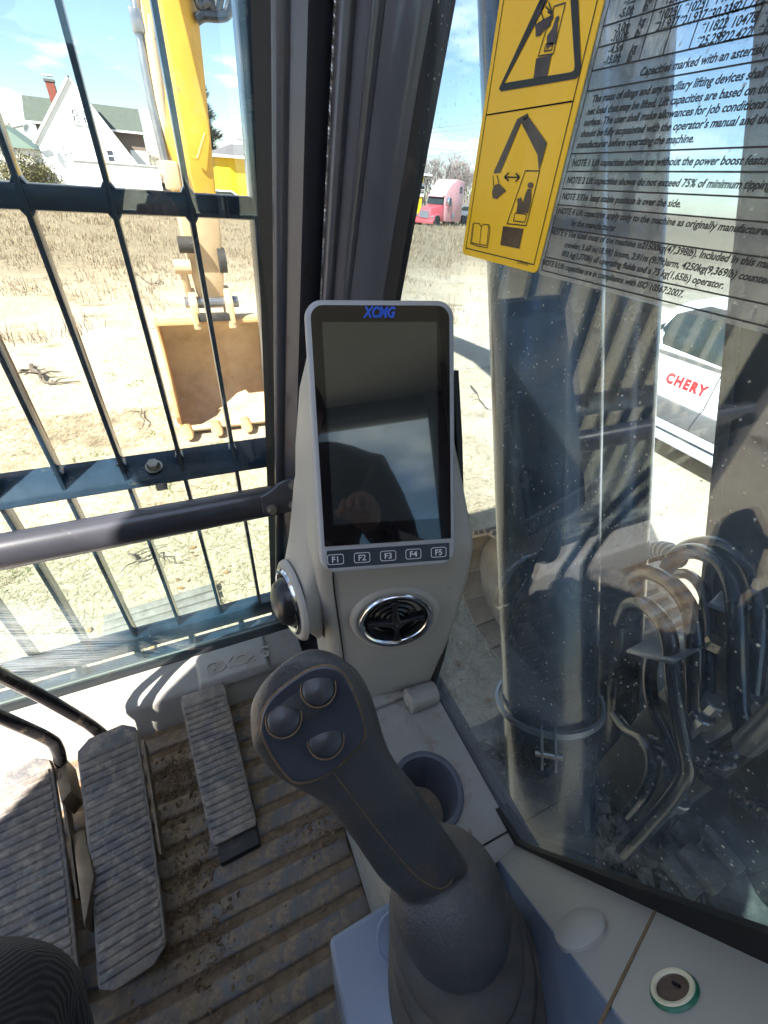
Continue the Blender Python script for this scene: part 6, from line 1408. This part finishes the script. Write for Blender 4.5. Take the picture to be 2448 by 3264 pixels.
# lower panel
flat([[(330, 630), (385, 600), (390, 618), (348, 655), (240, 915), (208, 920), (205, 912)], [(345, 640), (388, 615), (488, 758), (462, 852), (445, 908), (437, 820), (372, 690)]], 'label_brown', 'boom_pictogram', .0004)
flat([[(205, 985), (232, 970), (272, 1012), (258, 1022), (222, 1055), (200, 1050), (196, 1020)]], 'label_brown', 'bucket_pictogram', .0004)
ar = MB(); line((262, 938), (342, 940), .0009, ar, .0004)
for a, c in (((262, 938), (285, 915)), ((262, 938), (285, 958)), ((342, 940), (322, 918)), ((342, 940), (320, 962))): line(a, c, .0011, ar, .0004)
ar.build('distance_arrow', MATS['label_black'], lab, smooth=0)
cbm = MB()
for a, c in (((372, 905), (448, 906)), ((448, 906), (378, 1196)), ((378, 1196), (275, 1185)), ((275, 1185), (372, 905)), ((205, 985), (200, 930)), ((232, 970), (222, 930)), ((318, 1128), (380, 1136)), ((380, 1136), (370, 1178)), ((370, 1178), (310, 1170)), ((310, 1170), (318, 1128))): line(a, c, .0007, cbm, .0004)
cbm.build('cab_pictogram', MATS['label_black'], lab, smooth=0)
def blob(cx, cy, r, n=14): return [(cx + r * cos(2 * pi * i / n), cy + r * sin(2 * pi * i / n)) for i in range(n)]
flat([blob(400, 982, 16), [(385, 1000), (405, 1000), (403, 1060), (388, 1130), (325, 1126), (332, 1080), (328, 1055), (350, 1045), (360, 1075), (372, 1030)], [(255, 1198), (363, 1212), (340, 1318), (240, 1298)]], 'label_brown', 'operator_pictogram', .0004)
bkm = MB()
for a, c in (((90, 1195), (102, 1182)), ((102, 1182), (128, 1184)), ((128, 1184), (140, 1200)), ((140, 1200), (152, 1188)), ((152, 1188), (180, 1192)), ((180, 1192), (168, 1300)), ((168, 1300), (130, 1296)), ((130, 1296), (88, 1285)), ((88, 1285), (98, 1190)), ((140, 1200), (130, 1296)), ((92, 1200), (82, 1290)), ((82, 1290), (128, 1306)), ((128, 1306), (172, 1312)), ((172, 1312), (186, 1215)), ((186, 1215), (180, 1192))): line(a, c, .0006, bkm, .0004)
bkm.build('manual_pictogram', MATS['label_black'], lab, smooth=0)
text_mb('329901476', 0.0034, LP(328, 1395, .0004), EYV, EZV, xs=.8).build('part_number', MATS['label_black'], lab, smooth=0)
# upper panel: warning triangle
tri_o = [(232, 470), (245, 485), (260, 482), (640, 418), (660, 395), (668, 360), (640, -330), (625, -345), (600, -330)]
tri_i = [(262, 440), (268, 440), (272, 438), (615, 382), (630, 372), (634, 350), (600, -190), (598, -200), (590, -190)]
q = MB(); q.loft([[LP(x, y, .0004) for x, y in tri_o], [LP(x, y, .0004) for x, y in tri_i]], cap=False); q.build('triangle_outline', MATS['label_black'], lab, smooth=0)
flat([[(430, 310), (512, 290), (488, 405), (415, 418)], [(425, 130), (470, 100), (520, 75), (522, 95), (495, 140), (470, 165), (450, 190), (428, 195)], [(515, 150), (525, 120), (535, 90), (548, 82), (553, 95), (545, 120), (540, 180), (530, 230), (484, 262), (488, 190)], [(455, 0), (480, -130), (500, -130), (470, 40), (440, 92), (428, 90)]], 'label_brown', 'hazard_pictogram', .0004)
hz_ = MB()
for a, c in (((522, 35), (585, 15)), ((522, 35), (518, 70)), ((518, 70), (500, 110)), ((500, 110), (505, 135)), ((505, 135), (485, 150)), ((485, 150), (440, 298)), ((440, 298), (520, 285)), ((520, 285), (585, 15)), ((480, 235), (520, 228)), ((520, 228), (512, 265)), ((512, 265), (472, 272)), ((472, 272), (480, 235)), ((515, 70), (480, 35)), ((515, 68), (496, 10)), ((512, 75), (490, 62)), ((425, 80), (428, 130)), ((455, 60), (470, 105))): line(a, c, .0007, hz_, .0004)
hz_.build('impact_pictogram', MATS['label_black'], lab, smooth=0)

# clear capacity table
dec = thing('capacity_table', 'clear plastic lifting capacity table with black print on the right pane', 'sticker', LP(440, 1420))
DX = LX - .0001; dy_l = LP(447, 1430).y; dz_b = P_x(2000, 934, LX).z - .002; dz_b = min(dz_b, LP(437, 1420).z)
b_ = MB(); b_.bmm((LX - .0002, dy_l, dz_b), (LX + .0006, -0.09, 0.30)); b_.build('clear_sheet', MATS['clear_film'], dec, smooth=0)
rows = [("Capacities marked with an asterisk(*) are limited by hydraulic capacity", (975, 405), 1.0, None),
        ("The mass of slings and any auxiliary lifting devices shall be deducted", (722, 545), 1.0, None), ("net load that may be lifted. Lift capacities are based on the machine", (697, 610), 1.0, None),
        ("surface. The user shall make allowances for job conditions such", (680, 668), 1.0, None), ("should be fully acquainted with the operator's manual and the operating", (663, 727), 1.0, None),
        ("manufacturer before operating the machine.", (643, 785), 1.0, (1253, 775)),
        ("NOTE 1 Lift capacities shown are without the power boost feature engaged", (617, 880), 1.0, None), ("NOTE 2 Lift capacities shown do not exceed 75% of minimum tipping loads", (590, 970), 1.0, None),
        ("NOTE 3 The least stable position is over the side.", (565, 1055), 1.0, (1186, 1112)),
        ("NOTE 4 Lift capacities apply only to the machine as originally manufactured and", (543, 1130), 1.0, None), ("by the manufacturer", (613, 1195), 1.0, (848, 1222)),
        ("NOTE 5 The total mass of the machine is21500kg(47,398lb). Included in this mass are", (505, 1240), 1.0, None), ("crawler, 5.68 m(18.9ft) boom, 2.91m (9.7ft)arm, 4250kg(9,369lb) counterweight", (577, 1308), 1.0, None),
        ("803 kg(1,770lb) all operating fluids and a 75 kg(1,65lb) operator.", (563, 1355), 1.0, (1418, 1530)), ("NOTE 6 Lift capacities are in compliance with ISO 10567:2007.", (460, 1400), 1.0, (1200, 1580))]
tx = MB(); dd = .0004; TS = 0.0044
def nat_w(t):
    q = text_mb(t, TS, V((0, 0, 0)), V((1, 0, 0)), V((0, 1, 0)), shear=0.12); return max(v.x for v in q.v) - min(v.x for v in q.v)
XSC = abs(LP(643, 785).y - LP(1253, 775).y) / nat_w(rows[5][0])
for s, (x, y), k, end in rows:
    o = LP(x, y, dd); wdt = None
    if end: wdt = abs(o.y - LP(*end, dd).y)
    text_mb(s, TS, o, EYV, EZV, shear=0.12, xs=XSC, width=wdt, mb=tx, bold=.00012)
tab = [("-1.5m", (893, 30)), ("-5.0ft", (865, 98)), ("-3.0m", (840, 178)), ("-10.0ft", (820, 228)), ("-4.5m", (808, 288)), ("-15.0ft", (783, 345)), ("kg", (1010, 10)), ("lb", (988, 65)), ("kg", (968, 140)), ("lb", (945, 205)), ("kg", (925, 280)), ("lb", (905, 330)),
       ("*12,015", (1092, 30)), ("*10251", (1065, 112)), ("*21,937", (1045, 170)), ("*10251", (1205, 75)), ("*21,937", (1178, 140)), ("*14177", (1350, 30)), ("*30,338", (1325, 108)), ("*11822", (1293, 180)), ("*25,299", (1268, 250)), ("21,721", (1480, 65)), ("10478", (1455, 148)), ("22,422", (1415, 225)), ("*17,637", (1590, 195)), ("*8120", (1620, 125)), ("*9635", (1640, 50))]
for s, p in tab: text_mb(s, TS, LP(*p, dd), EYV, EZV, shear=0.12, xs=XSC, mb=tx, bold=.00012)
tx.build('lettering', MATS['print_black'], dec, smooth=0)
rl = MB(); zl = [LP(830, 128).z, LP(792, 245).z, LP(752, 372).z, LP(722, 482).z, LP(640, 815).z, LP(600, 908).z, LP(575, 1000).z, LP(547, 1085).z, LP(510, 1205).z, LP(468, 1358).z, LP(448, 1428).z]
y0_ = dy_l - .003
for z in zl: rl.poly([V((LX - dd, y0_, z - .00035)), V((LX - dd, -0.088, z - .00035)), V((LX - dd, -0.088, z + .00035)), V((LX - dd, y0_, z + .00035))])
ztab = LP(752, 372).z
for (x, y) in ((752, 372), (862, 345), (975, 328), (1100, 303), (1235, 282), (1388, 253), (1555, 225)):
    yy = LP(x, y).y if x > 760 else y0_
    zz = zl[-1] if x < 760 else ztab
    rl.poly([V((LX - dd, yy - .0003, zz)), V((LX - dd, yy + .0003, zz)), V((LX - dd, yy + .0003, .30)), V((LX - dd, yy - .0003, .30))])
rl.build('ruled_lines', MATS['print_black'], dec, smooth=0)
# ---------------------------------------------------------------- lift everything so that the ground lies at z = 0
for o in list(SC.objects):
    if o.parent is None and o.type != 'LIGHT': o.location.z += EYE
